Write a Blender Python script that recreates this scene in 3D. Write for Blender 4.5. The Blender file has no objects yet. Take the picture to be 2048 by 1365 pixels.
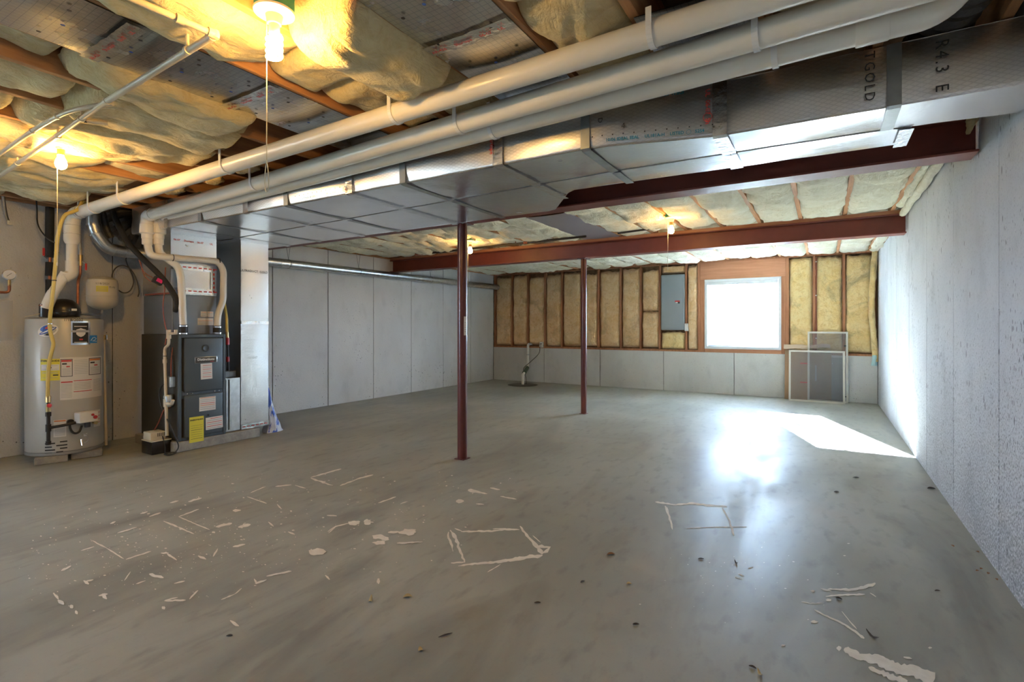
import bpy, bmesh, math, random
from mathutils import Vector, Matrix, noise
R = math.radians
SC = bpy.context.scene
COL = SC.collection

# ------------------------------------------------------------------ camera, world, sun, exposure
CF, CX, HY, YAW, CH = 1019.6, 1024.0, 653.5, R(31.39), 1.2
cam_d = bpy.data.cameras.new('camera')
cam = bpy.data.objects.new('camera', cam_d)
COL.objects.link(cam)
cam.location = (0, 0, CH)
cam.rotation_euler = (R(90), 0, YAW)
cam_d.sensor_width = 36.0
cam_d.lens = CF / 2048 * 36
cam_d.shift_y = -(682.5 - HY) / 2048
cam_d.clip_start = 0.02
SC.camera = cam

world = bpy.data.worlds.new('sky')
SC.world = world
world.use_nodes = True
wb = world.node_tree.nodes['Background']
wb.inputs['Color'].default_value = (0.52, 0.73, 1.0, 1)
wb.inputs['Strength'].default_value = 48.0

sun_d = bpy.data.lights.new('sun', 'SUN')
sun_d.energy = 260.0
sun_d.angle = R(0.6)
sun_d.color = (0.74, 0.87, 1.0)
sun = bpy.data.objects.new('sun', sun_d)
COL.objects.link(sun)
sun.location = (-4, 18, 6)
sun.rotation_euler = Vector((0.36, -1.0, -0.503)).to_track_quat('-Z', 'Y').to_euler()

def portal(name, loc, rot, sx, sy):      # sampling aid for the sky light entering a window opening
    d = bpy.data.lights.new(name, 'AREA'); d.shape = 'RECTANGLE'; d.size = sx; d.size_y = sy
    d.cycles.is_portal = True
    o = bpy.data.objects.new(name, d); COL.objects.link(o); o.location = loc; o.rotation_euler = rot
portal('window_portal', (-1.21, 9.835, 1.42), (R(-90), 0, 0), 1.25, 1.3)
portal('added_window_portal', (-6.66, -1.45, 1.475), (R(90), 0, R(-90)), 1.12, 1.07)  # for the unseen window added behind the camera

BULB = 165.0
BULB_LEFT = 260.0
BULB_FAR = 115.0
BULB_COL = (1.0, 0.57, 0.16)
SC.view_settings.view_transform = 'Standard'
SC.view_settings.look = 'None'
SC.view_settings.exposure = 1.17
SC.view_settings.gamma = 1.0
SC.view_settings.use_curve_mapping = False
cy = SC.cycles
cy.max_bounces = 9; cy.diffuse_bounces = 5; cy.glossy_bounces = 5; cy.transparent_max_bounces = 16
cy.transmission_bounces = 4
cy.caustics_reflective = False; cy.caustics_refractive = False
cy.sample_clamp_indirect = 20.0
cy.use_denoising = True

# ------------------------------------------------------------------ geometry helpers
_s, _c = math.sin(YAW), math.cos(YAW)
def at(px, py, X=None, Y=None, Z=None):
    """point of the room seen at a pixel of the photograph, on a given plane"""
    u = (px - CX) / CF; v = (HY - py) / CF
    d = (-_s + u * _c, _c + u * _s, v)
    t = X / d[0] if X is not None else Y / d[1] if Y is not None else (Z - CH) / d[2]
    return Vector((d[0] * t, d[1] * t, CH + d[2] * t))

def nz(x, y, z, s=1.0):
    return noise.noise(Vector((x * s, y * s, z * s)))

class MB:
    """collects geometry in world coordinates; build() links it as one mesh object"""
    def __init__(self): self.v = []; self.f = []
    def add(self, vs, fs):
        n = len(self.v); self.v += [Vector(p) for p in vs]; self.f += [[i + n for i in f] for f in fs]; return self
    def box(self, x0, x1, y0, y1, z0, z1):
        return self.add([(x0,y0,z0),(x1,y0,z0),(x1,y1,z0),(x0,y1,z0),(x0,y0,z1),(x1,y0,z1),(x1,y1,z1),(x0,y1,z1)],
                        [(3,2,1,0),(4,5,6,7),(0,1,5,4),(1,2,6,5),(2,3,7,6),(3,0,4,7)])
    def obox(self, c, ax, ay, az, hx, hy, hz):
        c, ax, ay, az = Vector(c), Vector(ax).normalized(), Vector(ay).normalized(), Vector(az).normalized()
        vs = [c + ax*sx*hx + ay*sy*hy + az*sz*hz for sz in (-1,1) for sx, sy in ((-1,-1),(1,-1),(1,1),(-1,1))]
        return self.add(vs, [(3,2,1,0),(4,5,6,7),(0,1,5,4),(1,2,6,5),(2,3,7,6),(3,0,4,7)])
    def tube(self, pts, r, n=12, caps=True, closed=False):
        pts = [Vector(p) for p in pts]
        rs = r if isinstance(r, (list, tuple)) else [r] * len(pts)
        m = len(pts); tang = []
        for i in range(m):
            a = pts[i-1] if (i > 0 or closed) else pts[i]; b = pts[(i+1) % m] if (i < m-1 or closed) else pts[i]
            t = (b - a); tang.append(t.normalized() if t.length > 1e-9 else Vector((0,0,1)))
        ref = Vector((0,0,1)) if abs(tang[0].z) < .9 else Vector((1,0,0))
        nrm = (ref - tang[0]*ref.dot(tang[0])).normalized()
        vs, fs = [], []
        for i in range(m):
            if i:
                q = tang[i-1].rotation_difference(tang[i]); nrm = q @ nrm
                nrm = (nrm - tang[i]*nrm.dot(tang[i])).normalized()
            bn = tang[i].cross(nrm)
            for k in range(n):
                a = 2*math.pi*k/n
                vs.append(pts[i] + (nrm*math.cos(a) + bn*math.sin(a))*rs[i])
        for i in range(m if closed else m-1):
            j = (i+1) % m
            for k in range(n):
                l = (k+1) % n
                fs.append((i*n+k, i*n+l, j*n+l, j*n+k))
        if caps and not closed:
            fs.append(tuple(range(n))[::-1]); fs.append(tuple(range((m-1)*n, m*n)))
        return self.add(vs, fs)
    def cyl(self, p0, p1, r0, r1=None, n=16):
        return self.tube([p0, p1], [r0, r0 if r1 is None else r1], n)
    def lathe(self, prof, c=(0,0,0), n=24, axis=(0,0,1)):
        c = Vector(c); q = Vector((0,0,1)).rotation_difference(Vector(axis).normalized())
        vs, fs = [], []
        for r, z in prof:
            for k in range(n):
                a = 2*math.pi*k/n
                vs.append(c + q @ Vector((r*math.cos(a), r*math.sin(a), z)))
        for i in range(len(prof)-1):
            for k in range(n):
                l = (k+1) % n
                fs.append((i*n+k, i*n+l, (i+1)*n+l, (i+1)*n+k))
        fs.append(tuple(range(n))[::-1]); fs.append(tuple(range((len(prof)-1)*n, len(prof)*n)))
        return self.add(vs, fs)
    def grid(self, fn, nu, nv):
        vs = [fn(i/nu, j/nv) for j in range(nv+1) for i in range(nu+1)]
        fs = [(j*(nu+1)+i, j*(nu+1)+i+1, (j+1)*(nu+1)+i+1, (j+1)*(nu+1)+i) for j in range(nv) for i in range(nu)]
        return self.add(vs, fs)
    def prism(self, poly, d):
        """closed polygon (3d points) swept along vector d"""
        n = len(poly); d = Vector(d); poly = [Vector(p) for p in poly]
        vs = poly + [p + d for p in poly]
        fs = [tuple(range(n))[::-1], tuple(range(n, 2*n))] + [(i, (i+1)%n, n+(i+1)%n, n+i) for i in range(n)]
        return self.add(vs, fs)
    def build(self, name, mat, parent=None, smooth=True, bevel=0, seg=1, ang=35, base=None):
        me = bpy.data.meshes.new(name)
        o = bpy.data.objects.new(name, me)
        if parent is not None:
            org = Vector(parent['_base']); o.parent = parent
        else:
            org = Vector(base) if base is not None else self.base()
            o.location = org
        o['_base'] = tuple(org)
        bm = bmesh.new()
        vv = [bm.verts.new(p - org) for p in self.v]
        for f in self.f:
            try: bm.faces.new([vv[i] for i in f])
            except ValueError: pass
        bmesh.ops.recalc_face_normals(bm, faces=bm.faces)
        if bevel:
            ed = [e for e in bm.edges if len(e.link_faces) == 2 and e.calc_face_angle(0) > R(30)]
            bmesh.ops.bevel(bm, geom=ed, offset=bevel, segments=seg, affect='EDGES', profile=.5, clamp_overlap=True)
        bm.to_mesh(me); bm.free()
        if smooth:
            me.shade_smooth(); me.set_sharp_from_angle(angle=R(ang))
        if mat: me.materials.append(mat)
        COL.objects.link(o)
        return o
    def base(self):
        xs = [p.x for p in self.v]; ys = [p.y for p in self.v]; zs = [p.z for p in self.v]
        return Vector(((min(xs)+max(xs))/2, (min(ys)+max(ys))/2, min(zs)))

def tag(o, label, cat, group=None):
    o['label'] = label; o['category'] = cat
    if group: o['group'] = group
    return o
def thing(name, base, label, cat, group=None):
    o = bpy.data.objects.new(name, None); COL.objects.link(o); o.location = base
    o.empty_display_size = .05
    o['_base'] = tuple(base)
    return tag(o, label, cat, group)
def struct(o):
    o['kind'] = 'structure'; return o

def smooth_path(pts, n=6):
    """Catmull-Rom through the points"""
    P = [Vector(p) for p in pts]; P = [P[0]*2 - P[1]] + P + [P[-1]*2 - P[-2]]
    out = []
    for i in range(1, len(P)-2):
        for k in range(n):
            t = k/n
            out.append(.5*((2*P[i]) + (P[i+1]-P[i-1])*t + (2*P[i-1]-5*P[i]+4*P[i+1]-P[i+2])*t*t + (3*P[i]-P[i-1]-3*P[i+1]+P[i+2])*t**3))
    out.append(P[-2]); return out
def fillet(pts, r, n=6):
    """polyline with rounded corners of radius about r"""
    P = [Vector(p) for p in pts]; out = [P[0]]
    for i in range(1, len(P)-1):
        a, b, c = P[i-1], P[i], P[i+1]
        d = min(r, (a-b).length*.48, (c-b).length*.48)
        s, e = b + (a-b).normalized()*d, b + (c-b).normalized()*d
        for k in range(n+1):
            t = k/n; out.append(s*(1-t)**2 + b*2*t*(1-t) + e*t*t)
    out.append(P[-1]); return out

_fonts = {}
def text(name, s, size, mat, parent, place, bold=0, spacing=1.0):
    """flat lettering; place(x, y) turns text-plane metres into a world point"""
    cu = bpy.data.curves.new(name, 'FONT'); cu.body = s; cu.size = size; cu.align_x = 'CENTER'; cu.align_y = 'CENTER'
    cu.resolution_u = 2; cu.offset = bold; cu.space_character = spacing
    tmp = bpy.data.objects.new('tmp', cu)
    src = bpy.data.meshes.new_from_object(tmp)
    m = MB(); m.add([place(v.co.x, v.co.y) for v in src.vertices], [tuple(p.vertices) for p in src.polygons])
    bpy.data.objects.remove(tmp); bpy.data.curves.remove(cu); bpy.data.meshes.remove(src)
    return m.build(name, mat, parent, smooth=False)
def flat(c, ux, uy, off=(0,0,0)):
    c = Vector(c) + Vector(off); ux = Vector(ux).normalized(); uy = Vector(uy).normalized()
    return lambda x, y: c + ux*x + uy*y

# ------------------------------------------------------------------ materials
def mat(name, col, rough=.6, metal=0.0, col2=None, nscale=4.0, stretch=(1,1,1), bump=0.0, bscale=40.0, lo=.35, hi=.65,
        spec=.5, detail=4.0, rough2=None, emit=None, estr=0.0, coords='Object'):
    m = bpy.data.materials.new(name); m.use_nodes = True
    nt = m.node_tree; N, L = nt.nodes, nt.links
    b = N['Principled BSDF']
    b.inputs['Base Color'].default_value = (*col, 1); b.inputs['Roughness'].default_value = rough
    b.inputs['Metallic'].default_value = metal; b.inputs['Specular IOR Level'].default_value = spec
    if emit:
        b.inputs['Emission Color'].default_value = (*emit, 1); b.inputs['Emission Strength'].default_value = estr
    if col2 or bump or rough2 is not None:
        tc = N.new('ShaderNodeTexCoord'); mp = N.new('ShaderNodeMapping'); mp.inputs['Scale'].default_value = stretch
        oi = N.new('ShaderNodeObjectInfo'); vm = N.new('ShaderNodeVectorMath'); vm.operation = 'MULTIPLY_ADD'
        L.new(tc.outputs[coords], vm.inputs[0]); vm.inputs[1].default_value = (1,1,1)
        sc = N.new('ShaderNodeMath'); sc.operation = 'MULTIPLY'; sc.inputs[1].default_value = 37.0
        L.new(oi.outputs['Random'], sc.inputs[0]); L.new(sc.outputs[0], vm.inputs[2])
        L.new(vm.outputs[0], mp.inputs['Vector'])
    if col2 or rough2 is not None:
        n1 = N.new('ShaderNodeTexNoise'); n1.inputs['Scale'].default_value = nscale; n1.inputs['Detail'].default_value = detail
        n1.inputs['Roughness'].default_value = .6
        L.new(mp.outputs[0], n1.inputs['Vector'])
        rp = N.new('ShaderNodeMapRange'); rp.inputs['From Min'].default_value = lo; rp.inputs['From Max'].default_value = hi
        L.new(n1.outputs['Fac'], rp.inputs['Value'])
        if col2:
            mx = N.new('ShaderNodeMix'); mx.data_type = 'RGBA'; mx.inputs['A'].default_value = (*col, 1); mx.inputs['B'].default_value = (*col2, 1)
            L.new(rp.outputs[0], mx.inputs['Factor']); L.new(mx.outputs['Result'], b.inputs['Base Color'])
        if rough2 is not None:
            r2 = N.new('ShaderNodeMapRange'); r2.inputs['To Min'].default_value = rough; r2.inputs['To Max'].default_value = rough2
            L.new(rp.outputs[0], r2.inputs['Value']); L.new(r2.outputs[0], b.inputs['Roughness'])
    if bump:
        n2 = N.new('ShaderNodeTexNoise'); n2.inputs['Scale'].default_value = bscale; n2.inputs['Detail'].default_value = 5
        L.new(mp.outputs[0], n2.inputs['Vector'])
        bp = N.new('ShaderNodeBump'); bp.inputs['Strength'].default_value = bump; bp.inputs['Distance'].default_value = .02
        L.new(n2.outputs['Fac'], bp.inputs['Height']); L.new(bp.outputs[0], b.inputs['Normal'])
    return m

def nodes(m):
    nt = m.node_tree; return nt, nt.nodes, nt.links, nt.nodes['Principled BSDF']

def concrete(name, base, dark, light, pit=.5, pitscale=30., fleck=False):
    """cast concrete: cloudy mottling, water stains, small dark air holes"""
    m = bpy.data.materials.new(name); m.use_nodes = True
    nt, N, L, b = nodes(m)
    b.inputs['Roughness'].default_value = .85; b.inputs['Specular IOR Level'].default_value = .25
    geo = N.new('ShaderNodeNewGeometry')
    def noise_n(scale, stretch=(1,1,1), det=5, off=(0,0,0)):
        mp = N.new('ShaderNodeMapping'); mp.inputs['Scale'].default_value = stretch; mp.inputs['Location'].default_value = off
        L.new(geo.outputs['Position'], mp.inputs['Vector'])
        n = N.new('ShaderNodeTexNoise'); n.inputs['Scale'].default_value = scale; n.inputs['Detail'].default_value = det
        L.new(mp.outputs[0], n.inputs['Vector']); return n
    def rng(src, a, c, lo=0., hi=1.):
        r = N.new('ShaderNodeMapRange'); r.inputs['From Min'].default_value = a; r.inputs['From Max'].default_value = c
        r.inputs['To Min'].default_value = lo; r.inputs['To Max'].default_value = hi
        L.new(src, r.inputs['Value']); return r.outputs[0]
    def mix(f, a, c):
        x = N.new('ShaderNodeMix'); x.data_type = 'RGBA'
        for k, s in (('A', a), ('B', c)):
            if isinstance(s, tuple): x.inputs[k].default_value = (*s, 1)
            else: L.new(s, x.inputs[k])
        L.new(f, x.inputs['Factor']); return x.outputs['Result']
    n1 = noise_n(1.3, (1,1,.7), 6); n2 = noise_n(5, (1,1,.6), 5, (3,1,7)); n3 = noise_n(60, (1,1,1), 3)
    c = mix(rng(n1.outputs['Fac'], .38, .66), base, light)
    c = mix(rng(n2.outputs['Fac'], .55, .85, 0, .45), c, dark)
    c = mix(rng(n3.outputs['Fac'], .55, .8, 0, .35), c, dark)
    mp = N.new('ShaderNodeMapping'); mp.inputs['Scale'].default_value = (1,1,.38 if fleck else .8)
    L.new(geo.outputs['Position'], mp.inputs['Vector'])
    vo = N.new('ShaderNodeTexVoronoi'); vo.inputs['Scale'].default_value = pitscale; L.new(mp.outputs[0], vo.inputs['Vector'])
    vo.inputs['Randomness'].default_value = 1
    big = noise_n(2.2, (1,1,1), 4, (9,2,4))
    sep = N.new('ShaderNodeSeparateXYZ'); L.new(geo.outputs['Position'], sep.inputs[0])
    thr = N.new('ShaderNodeMath'); thr.operation = 'ADD'
    L.new(rng(big.outputs['Fac'], .42, .75, 0.0, .22*pit + .06), thr.inputs[0])
    L.new(rng(sep.outputs['Z'], 0.0, 1.6, .10*pit, .01), thr.inputs[1])
    sub = N.new('ShaderNodeMath'); sub.operation = 'SUBTRACT'; L.new(thr.outputs[0], sub.inputs[0]); L.new(vo.outputs['Distance'], sub.inputs[1])
    pf = rng(sub.outputs[0], -.02, .05, 0, .8)
    if fleck:        # sparse long flecks everywhere, dense fine speckle low on the wall
        mp2 = N.new('ShaderNodeMapping'); mp2.inputs['Scale'].default_value = (1,1,.3); L.new(geo.outputs['Position'], mp2.inputs['Vector'])
        v2 = N.new('ShaderNodeTexVoronoi'); v2.inputs['Scale'].default_value = 26; L.new(mp2.outputs[0], v2.inputs['Vector'])
        gate = rng(noise_n(3.5, (1,1,1), 4, (1,8,2)).outputs['Fac'], .42, .62, 0.0, .17)
        f2 = N.new('ShaderNodeMath'); f2.operation = 'SUBTRACT'; L.new(gate, f2.inputs[0]); L.new(v2.outputs['Distance'], f2.inputs[1])
        fl2 = rng(f2.outputs[0], -.03, .03, 0, .85)
        n5 = noise_n(120, (1,1,.6), 3, (4,4,4))
        low = rng(sep.outputs['Z'], 0.1, 1.25, .66, .46)
        f3 = N.new('ShaderNodeMath'); f3.operation = 'SUBTRACT'; L.new(low, f3.inputs[0]); L.new(n5.outputs['Fac'], f3.inputs[1])
        near_ = rng(sep.outputs['Y'], 3.0, 7.0, 1.0, .25)
        f4 = N.new('ShaderNodeMath'); f4.operation = 'MULTIPLY'; L.new(rng(f3.outputs[0], .10, .17, 0, .6), f4.inputs[0]); L.new(near_, f4.inputs[1])
        mxm = N.new('ShaderNodeMath'); mxm.operation = 'MAXIMUM'; L.new(pf, mxm.inputs[0]); L.new(fl2, mxm.inputs[1])
        mx2 = N.new('ShaderNodeMath'); mx2.operation = 'MAXIMUM'; L.new(mxm.outputs[0], mx2.inputs[0]); L.new(f4.outputs[0], mx2.inputs[1])
        pf = mx2.outputs[0]
    c = mix(pf, c, (dark[0]*.28, dark[1]*.28, dark[2]*.28))
    L.new(c, b.inputs['Base Color'])
    bp = N.new('ShaderNodeBump'); bp.inputs['Strength'].default_value = .35; bp.inputs['Distance'].default_value = .01
    ad = N.new('ShaderNodeMath'); ad.operation = 'SUBTRACT'; L.new(n3.outputs['Fac'], ad.inputs[0]); L.new(pf, ad.inputs[1])
    L.new(ad.outputs[0], bp.inputs['Height']); L.new(bp.outputs[0], b.inputs['Normal'])
    return m

def floor_material():
    m = bpy.data.materials.new('floor_concrete'); m.use_nodes = True
    nt, N, L, b = nodes(m)
    geo = N.new('ShaderNodeNewGeometry')
    def noise_n(scale, stretch=(1,1,1), det=5, rot=0., off=(0,0,0), dist=0.):
        mp = N.new('ShaderNodeMapping'); mp.inputs['Scale'].default_value = stretch; mp.inputs['Rotation'].default_value = (0,0,rot); mp.inputs['Location'].default_value = off
        L.new(geo.outputs['Position'], mp.inputs['Vector'])
        n = N.new('ShaderNodeTexNoise'); n.inputs['Scale'].default_value = scale; n.inputs['Detail'].default_value = det; n.inputs['Distortion'].default_value = dist
        L.new(mp.outputs[0], n.inputs['Vector']); return n.outputs['Fac']
    def rng(src, a, c, lo=0., hi=1.):
        r = N.new('ShaderNodeMapRange'); r.inputs['From Min'].default_value = a; r.inputs['From Max'].default_value = c
        r.inputs['To Min'].default_value = lo; r.inputs['To Max'].default_value = hi
        L.new(src, r.inputs['Value']); return r.outputs[0]
    def mix(f, a, c):
        x = N.new('ShaderNodeMix'); x.data_type = 'RGBA'
        for k, s in (('A', a), ('B', c)):
            if isinstance(s, tuple): x.inputs[k].default_value = (*s, 1)
            else: L.new(s, x.inputs[k])
        L.new(f, x.inputs['Factor']); return x.outputs['Result']
    a1 = noise_n(.8, (1,1,1), 6, 0, (4,2,0), .6)
    a2 = noise_n(2.0, (1,.28,1), 6, R(65), (1,5,0), 1.0)
    a3 = noise_n(14, (1,.45,1), 5, R(65))
    a4 = noise_n(90, (1,1,1), 3)
    rust = noise_n(1.4, (1,1,1), 5, 0, (11,7,0), .4)
    c = mix(rng(a1, .35, .68), (.315,.312,.27), (.41,.41,.36))
    c = mix(rng(a2, .50, .70, 0, .66), c, (.175,.17,.155))
    c = mix(rng(a3, .54, .74, 0, .42), c, (.18,.175,.16))
    c = mix(rng(rust, .60, .76, 0, .28), c, (.44,.345,.255))
    c = mix(rng(a4, .6, .8, 0, .22), c, (.18,.175,.165))
    L.new(c, b.inputs['Base Color'])
    L.new(rng(a2, .36, .66, .58, .36), b.inputs['Roughness'])
    b.inputs['Specular IOR Level'].default_value = .17
    bp = N.new('ShaderNodeBump'); bp.inputs['Strength'].default_value = .08; bp.inputs['Distance'].default_value = .01
    L.new(a3, bp.inputs['Height']); L.new(bp.outputs[0], b.inputs['Normal'])
    return m

def insulation(name, ca, cb, cc, stain, stain_amt, wst=(1.0,.30,1.0)):
    m = bpy.data.materials.new(name); m.use_nodes = True
    nt, N, L, b = nodes(m)
    b.inputs['Roughness'].default_value = .95; b.inputs['Specular IOR Level'].default_value = .08
    b.inputs['Sheen Weight'].default_value = .25; b.inputs['Sheen Roughness'].default_value = .6
    geo = N.new('ShaderNodeNewGeometry')
    def noise_n(scale, det=5, off=(0,0,0), dist=0., st=(1,1,1)):
        mp = N.new('ShaderNodeMapping'); mp.inputs['Location'].default_value = off; mp.inputs['Scale'].default_value = st
        L.new(geo.outputs['Position'], mp.inputs['Vector'])
        n = N.new('ShaderNodeTexNoise'); n.inputs['Scale'].default_value = scale; n.inputs['Detail'].default_value = det; n.inputs['Distortion'].default_value = dist
        n.inputs['Roughness'].default_value = .62
        L.new(mp.outputs[0], n.inputs['Vector']); return n.outputs['Fac']
    def rng(src, a, c, lo=0., hi=1.):
        r = N.new('ShaderNodeMapRange'); r.inputs['From Min'].default_value = a; r.inputs['From Max'].default_value = c
        r.inputs['To Min'].default_value = lo; r.inputs['To Max'].default_value = hi
        L.new(src, r.inputs['Value']); return r.outputs[0]
    def mix(f, a, c):
        x = N.new('ShaderNodeMix'); x.data_type = 'RGBA'
        for k, s in (('A', a), ('B', c)):
            if isinstance(s, tuple): x.inputs[k].default_value = (*s, 1)
            else: L.new(s, x.inputs[k])
        L.new(f, x.inputs['Factor']); return x.outputs['Result']
    p = noise_n(3.2, 5, (2,2,2), .8); q = noise_n(11, 6, (5,1,3), 1.6); s = noise_n(2.1, 5, (7,8,3), 1.2); fine = noise_n(26, 4, (0,0,0), 1.2, wst)
    c = mix(rng(p, .36, .66), ca, cb)
    c = mix(rng(q, .48, .72, 0, .7), c, cc)
    c = mix(rng(s, .52, .74, 0, stain_amt), c, stain)
    L.new(c, b.inputs['Base Color'])
    bp = N.new('ShaderNodeBump'); bp.inputs['Strength'].default_value = .7; bp.inputs['Distance'].default_value = .02
    ad = N.new('ShaderNodeMath'); ad.operation = 'ADD'; L.new(fine, ad.inputs[0]); L.new(q, ad.inputs[1])
    L.new(ad.outputs[0], bp.inputs['Height']); L.new(bp.outputs[0], b.inputs['Normal'])
    return m

def foil(name, col, rough, axes, pitch, amp, print_pitch=0, print_col=(.2,.25,.35), wrinkle=.1):
    """foil facing with a diamond scrim pressed into it (axes: the two object axes of the sheet); optional printed grid"""
    m = bpy.data.materials.new(name); m.use_nodes = True
    nt, N, L, b = nodes(m)
    b.inputs['Metallic'].default_value = 1; b.inputs['Roughness'].default_value = rough; b.inputs['Base Color'].default_value = (*col, 1)
    geo = N.new('ShaderNodeNewGeometry'); sep = N.new('ShaderNodeSeparateXYZ'); L.new(geo.outputs['Position'], sep.inputs[0])
    def mt(op, a, c=None):
        x = N.new('ShaderNodeMath'); x.operation = op
        for i, s in enumerate((a, c)):
            if s is None: continue
            if isinstance(s, (int, float)): x.inputs[i].default_value = s
            else: L.new(s, x.inputs[i])
        return x.outputs[0]
    A, B = sep.outputs[axes[0]], sep.outputs[axes[1]]
    def line(expr, pitch, w):     # 1 on thin lines
        fr = mt('FRACT', mt('DIVIDE', expr, pitch)); d = mt('ABSOLUTE', mt('SUBTRACT', fr, .5)); return mt('GREATER_THAN', d, .5 - w)
    d1 = mt('ADD', mt('MULTIPLY', A, .45), B); d2 = mt('SUBTRACT', mt('MULTIPLY', A, .45), B)
    scr = mt('MAXIMUM', line(d1, pitch, .10), line(d2, pitch, .10))
    n = N.new('ShaderNodeTexNoise'); n.inputs['Scale'].default_value = 7; n.inputs['Detail'].default_value = 5; L.new(geo.outputs['Position'], n.inputs['Vector'])
    h = mt('ADD', mt('MULTIPLY', scr, amp), mt('MULTIPLY', n.outputs['Fac'], wrinkle*6))
    bp = N.new('ShaderNodeBump'); bp.inputs['Strength'].default_value = .8; bp.inputs['Distance'].default_value = .006
    L.new(h, bp.inputs['Height']); L.new(bp.outputs[0], b.inputs['Normal'])
    rr = N.new('ShaderNodeMapRange'); rr.inputs['To Min'].default_value = rough*.7; rr.inputs['To Max'].default_value = rough*1.45
    L.new(n.outputs['Fac'], rr.inputs['Value']); L.new(rr.outputs[0], b.inputs['Roughness'])
    if amp >= .4:        # the reinforcing yarns show through the foil as a slightly duller lattice
        mx = N.new('ShaderNodeMix'); mx.data_type = 'RGBA'; mx.inputs['A'].default_value = (*col, 1); mx.inputs['B'].default_value = (*[k*.88 for k in col], 1)
        L.new(scr, mx.inputs['Factor']); L.new(mx.outputs['Result'], b.inputs['Base Color'])
    if print_pitch:
        g = mt('MAXIMUM', line(A, print_pitch, .035), line(B, print_pitch, .035))
        n2 = N.new('ShaderNodeTexNoise'); n2.inputs['Scale'].default_value = 5; L.new(geo.outputs['Position'], n2.inputs['Vector'])
        g = mt('MULTIPLY', g, .6)
        mx = N.new('ShaderNodeMix'); mx.data_type = 'RGBA'; mx.inputs['A'].default_value = (*col, 1); mx.inputs['B'].default_value = (*print_col, 1)
        L.new(g, mx.inputs['Factor']); L.new(mx.outputs['Result'], b.inputs['Base Color'])
    return m

def see_through(name, col, amount, rough=.5):
    """open weave or thin clear sheet: part of the light passes straight through"""
    m = bpy.data.materials.new(name); m.use_nodes = True
    nt, N, L, b = nodes(m)
    b.inputs['Base Color'].default_value = (*col, 1); b.inputs['Roughness'].default_value = rough
    t = N.new('ShaderNodeBsdfTransparent'); mx = N.new('ShaderNodeMixShader'); mx.inputs[0].default_value = amount
    L.new(b.outputs[0], mx.inputs[1]); L.new(t.outputs[0], mx.inputs[2]); L.new(mx.outputs[0], N['Material Output'].inputs['Surface'])
    return m

M = {}
M['floor'] = floor_material()
M['wall_warm'] = concrete('left_wall_concrete', (.61,.60,.58), (.42,.405,.38), (.69,.68,.66), .5, 22)
M['wall_right'] = concrete('right_wall_concrete', (.58,.59,.61), (.34,.345,.36), (.69,.70,.72), .85, 44, True)
M['wall_knee'] = concrete('knee_wall_concrete', (.62,.62,.61), (.43,.43,.42), (.70,.70,.69), .25, 24)
M['joint'] = mat('form_joint_concrete', (.07,.068,.065), .9, col2=(.24,.235,.225), nscale=9)
M['wood'] = mat('joist_wood', (.56,.29,.125), .7, col2=(.40,.185,.075), nscale=3, stretch=(9,.7,9), bump=.12, bscale=30)
M['stud'] = mat('stud_wood', (.47,.215,.105), .7, col2=(.34,.14,.065), nscale=3, stretch=(9,9,.7), bump=.12, bscale=30)
M['header'] = mat('header_wood', (.52,.25,.14), .7, col2=(.43,.195,.10), nscale=3, stretch=(.7,9,9), bump=.1, bscale=30)
M['osb'] = mat('subfloor_board', (.30,.19,.10), .9, col2=(.20,.12,.06), nscale=14, stretch=(1,1,1))
M['batt'] = insulation('warm_lit_fibreglass', (.70,.56,.28), (.78,.66,.38), (.60,.44,.17), (.46,.35,.15), .35)  # ceiling fibreglass with the warm bulb light put into its colour
M['batt_cool_lit'] = insulation('cool_lit_fibreglass', (.72,.68,.50), (.80,.77,.61), (.64,.57,.36), (.55,.44,.24), .3)  # same fibreglass farther back, paler: the cool light is put into its colour
M['batt_wall'] = insulation('wall_fibreglass', (.78,.51,.25), (.84,.62,.38), (.68,.37,.14), (.40,.24,.12), .6, (1,1,.5))
M['batt_dirty'] = insulation('stained_wall_fibreglass', (.78,.55,.23), (.84,.66,.34), (.66,.40,.14), (.20,.15,.08), .7, (1,1,.5))
M['steel'] = mat('red_oxide_steel', (.215,.048,.030), .42, col2=(.17,.038,.026), nscale=3, bump=.04, bscale=60, rough2=.5)
M['post'] = mat('maroon_post_paint', (.105,.022,.018), .28, col2=(.13,.028,.02), nscale=5)
M['foil_face'] = foil('duct_foil_side', (.86,.83,.79), .32, (0,2), .018, 1.0, wrinkle=.06)
M['foil_bottom'] = foil('duct_foil_bottom', (.82,.83,.85), .22, (0,1), .020, .25, wrinkle=.10)
M['foil_v'] = foil('duct_foil_vertical', (.80,.80,.80), .30, (1,2), .016, .6)
M['foil_ceiling'] = foil('panning_foil', (.66,.66,.67), .24, (0,1), .03, 0.0, .026, (.22,.27,.36), .10)
M['grey_sheet'] = mat('grey_joist_sheet', (.40,.37,.40), .45, .5)
M['strap'] = mat('galvanised_strap', (.40,.42,.42), .42, .85, col2=(.33,.35,.35), nscale=12)
M['tape'] = mat('foil_tape', (.80,.81,.83), .26, 1.0, bump=.25, bscale=28)
M['galv'] = mat('galvanised_sheet', (.66,.68,.69), .30, 1.0, col2=(.52,.54,.55), nscale=18, rough2=.4)
M['pvc'] = mat('white_pvc', (.84,.79,.69), .30, col2=(.79,.735,.63), nscale=3)
M['cpvc'] = mat('cream_cpvc', (.70,.60,.44), .4, col2=(.63,.52,.37), nscale=4)
M['white'] = mat('white_plastic', (.82,.81,.78), .4)
M['cream'] = mat('cream_plastic', (.74,.66,.50), .45)
M['porcelain'] = mat('white_porcelain', (.80,.76,.66), .25)
M['green_box'] = mat('blue_green_box', (.04,.30,.24), .5)
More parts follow.
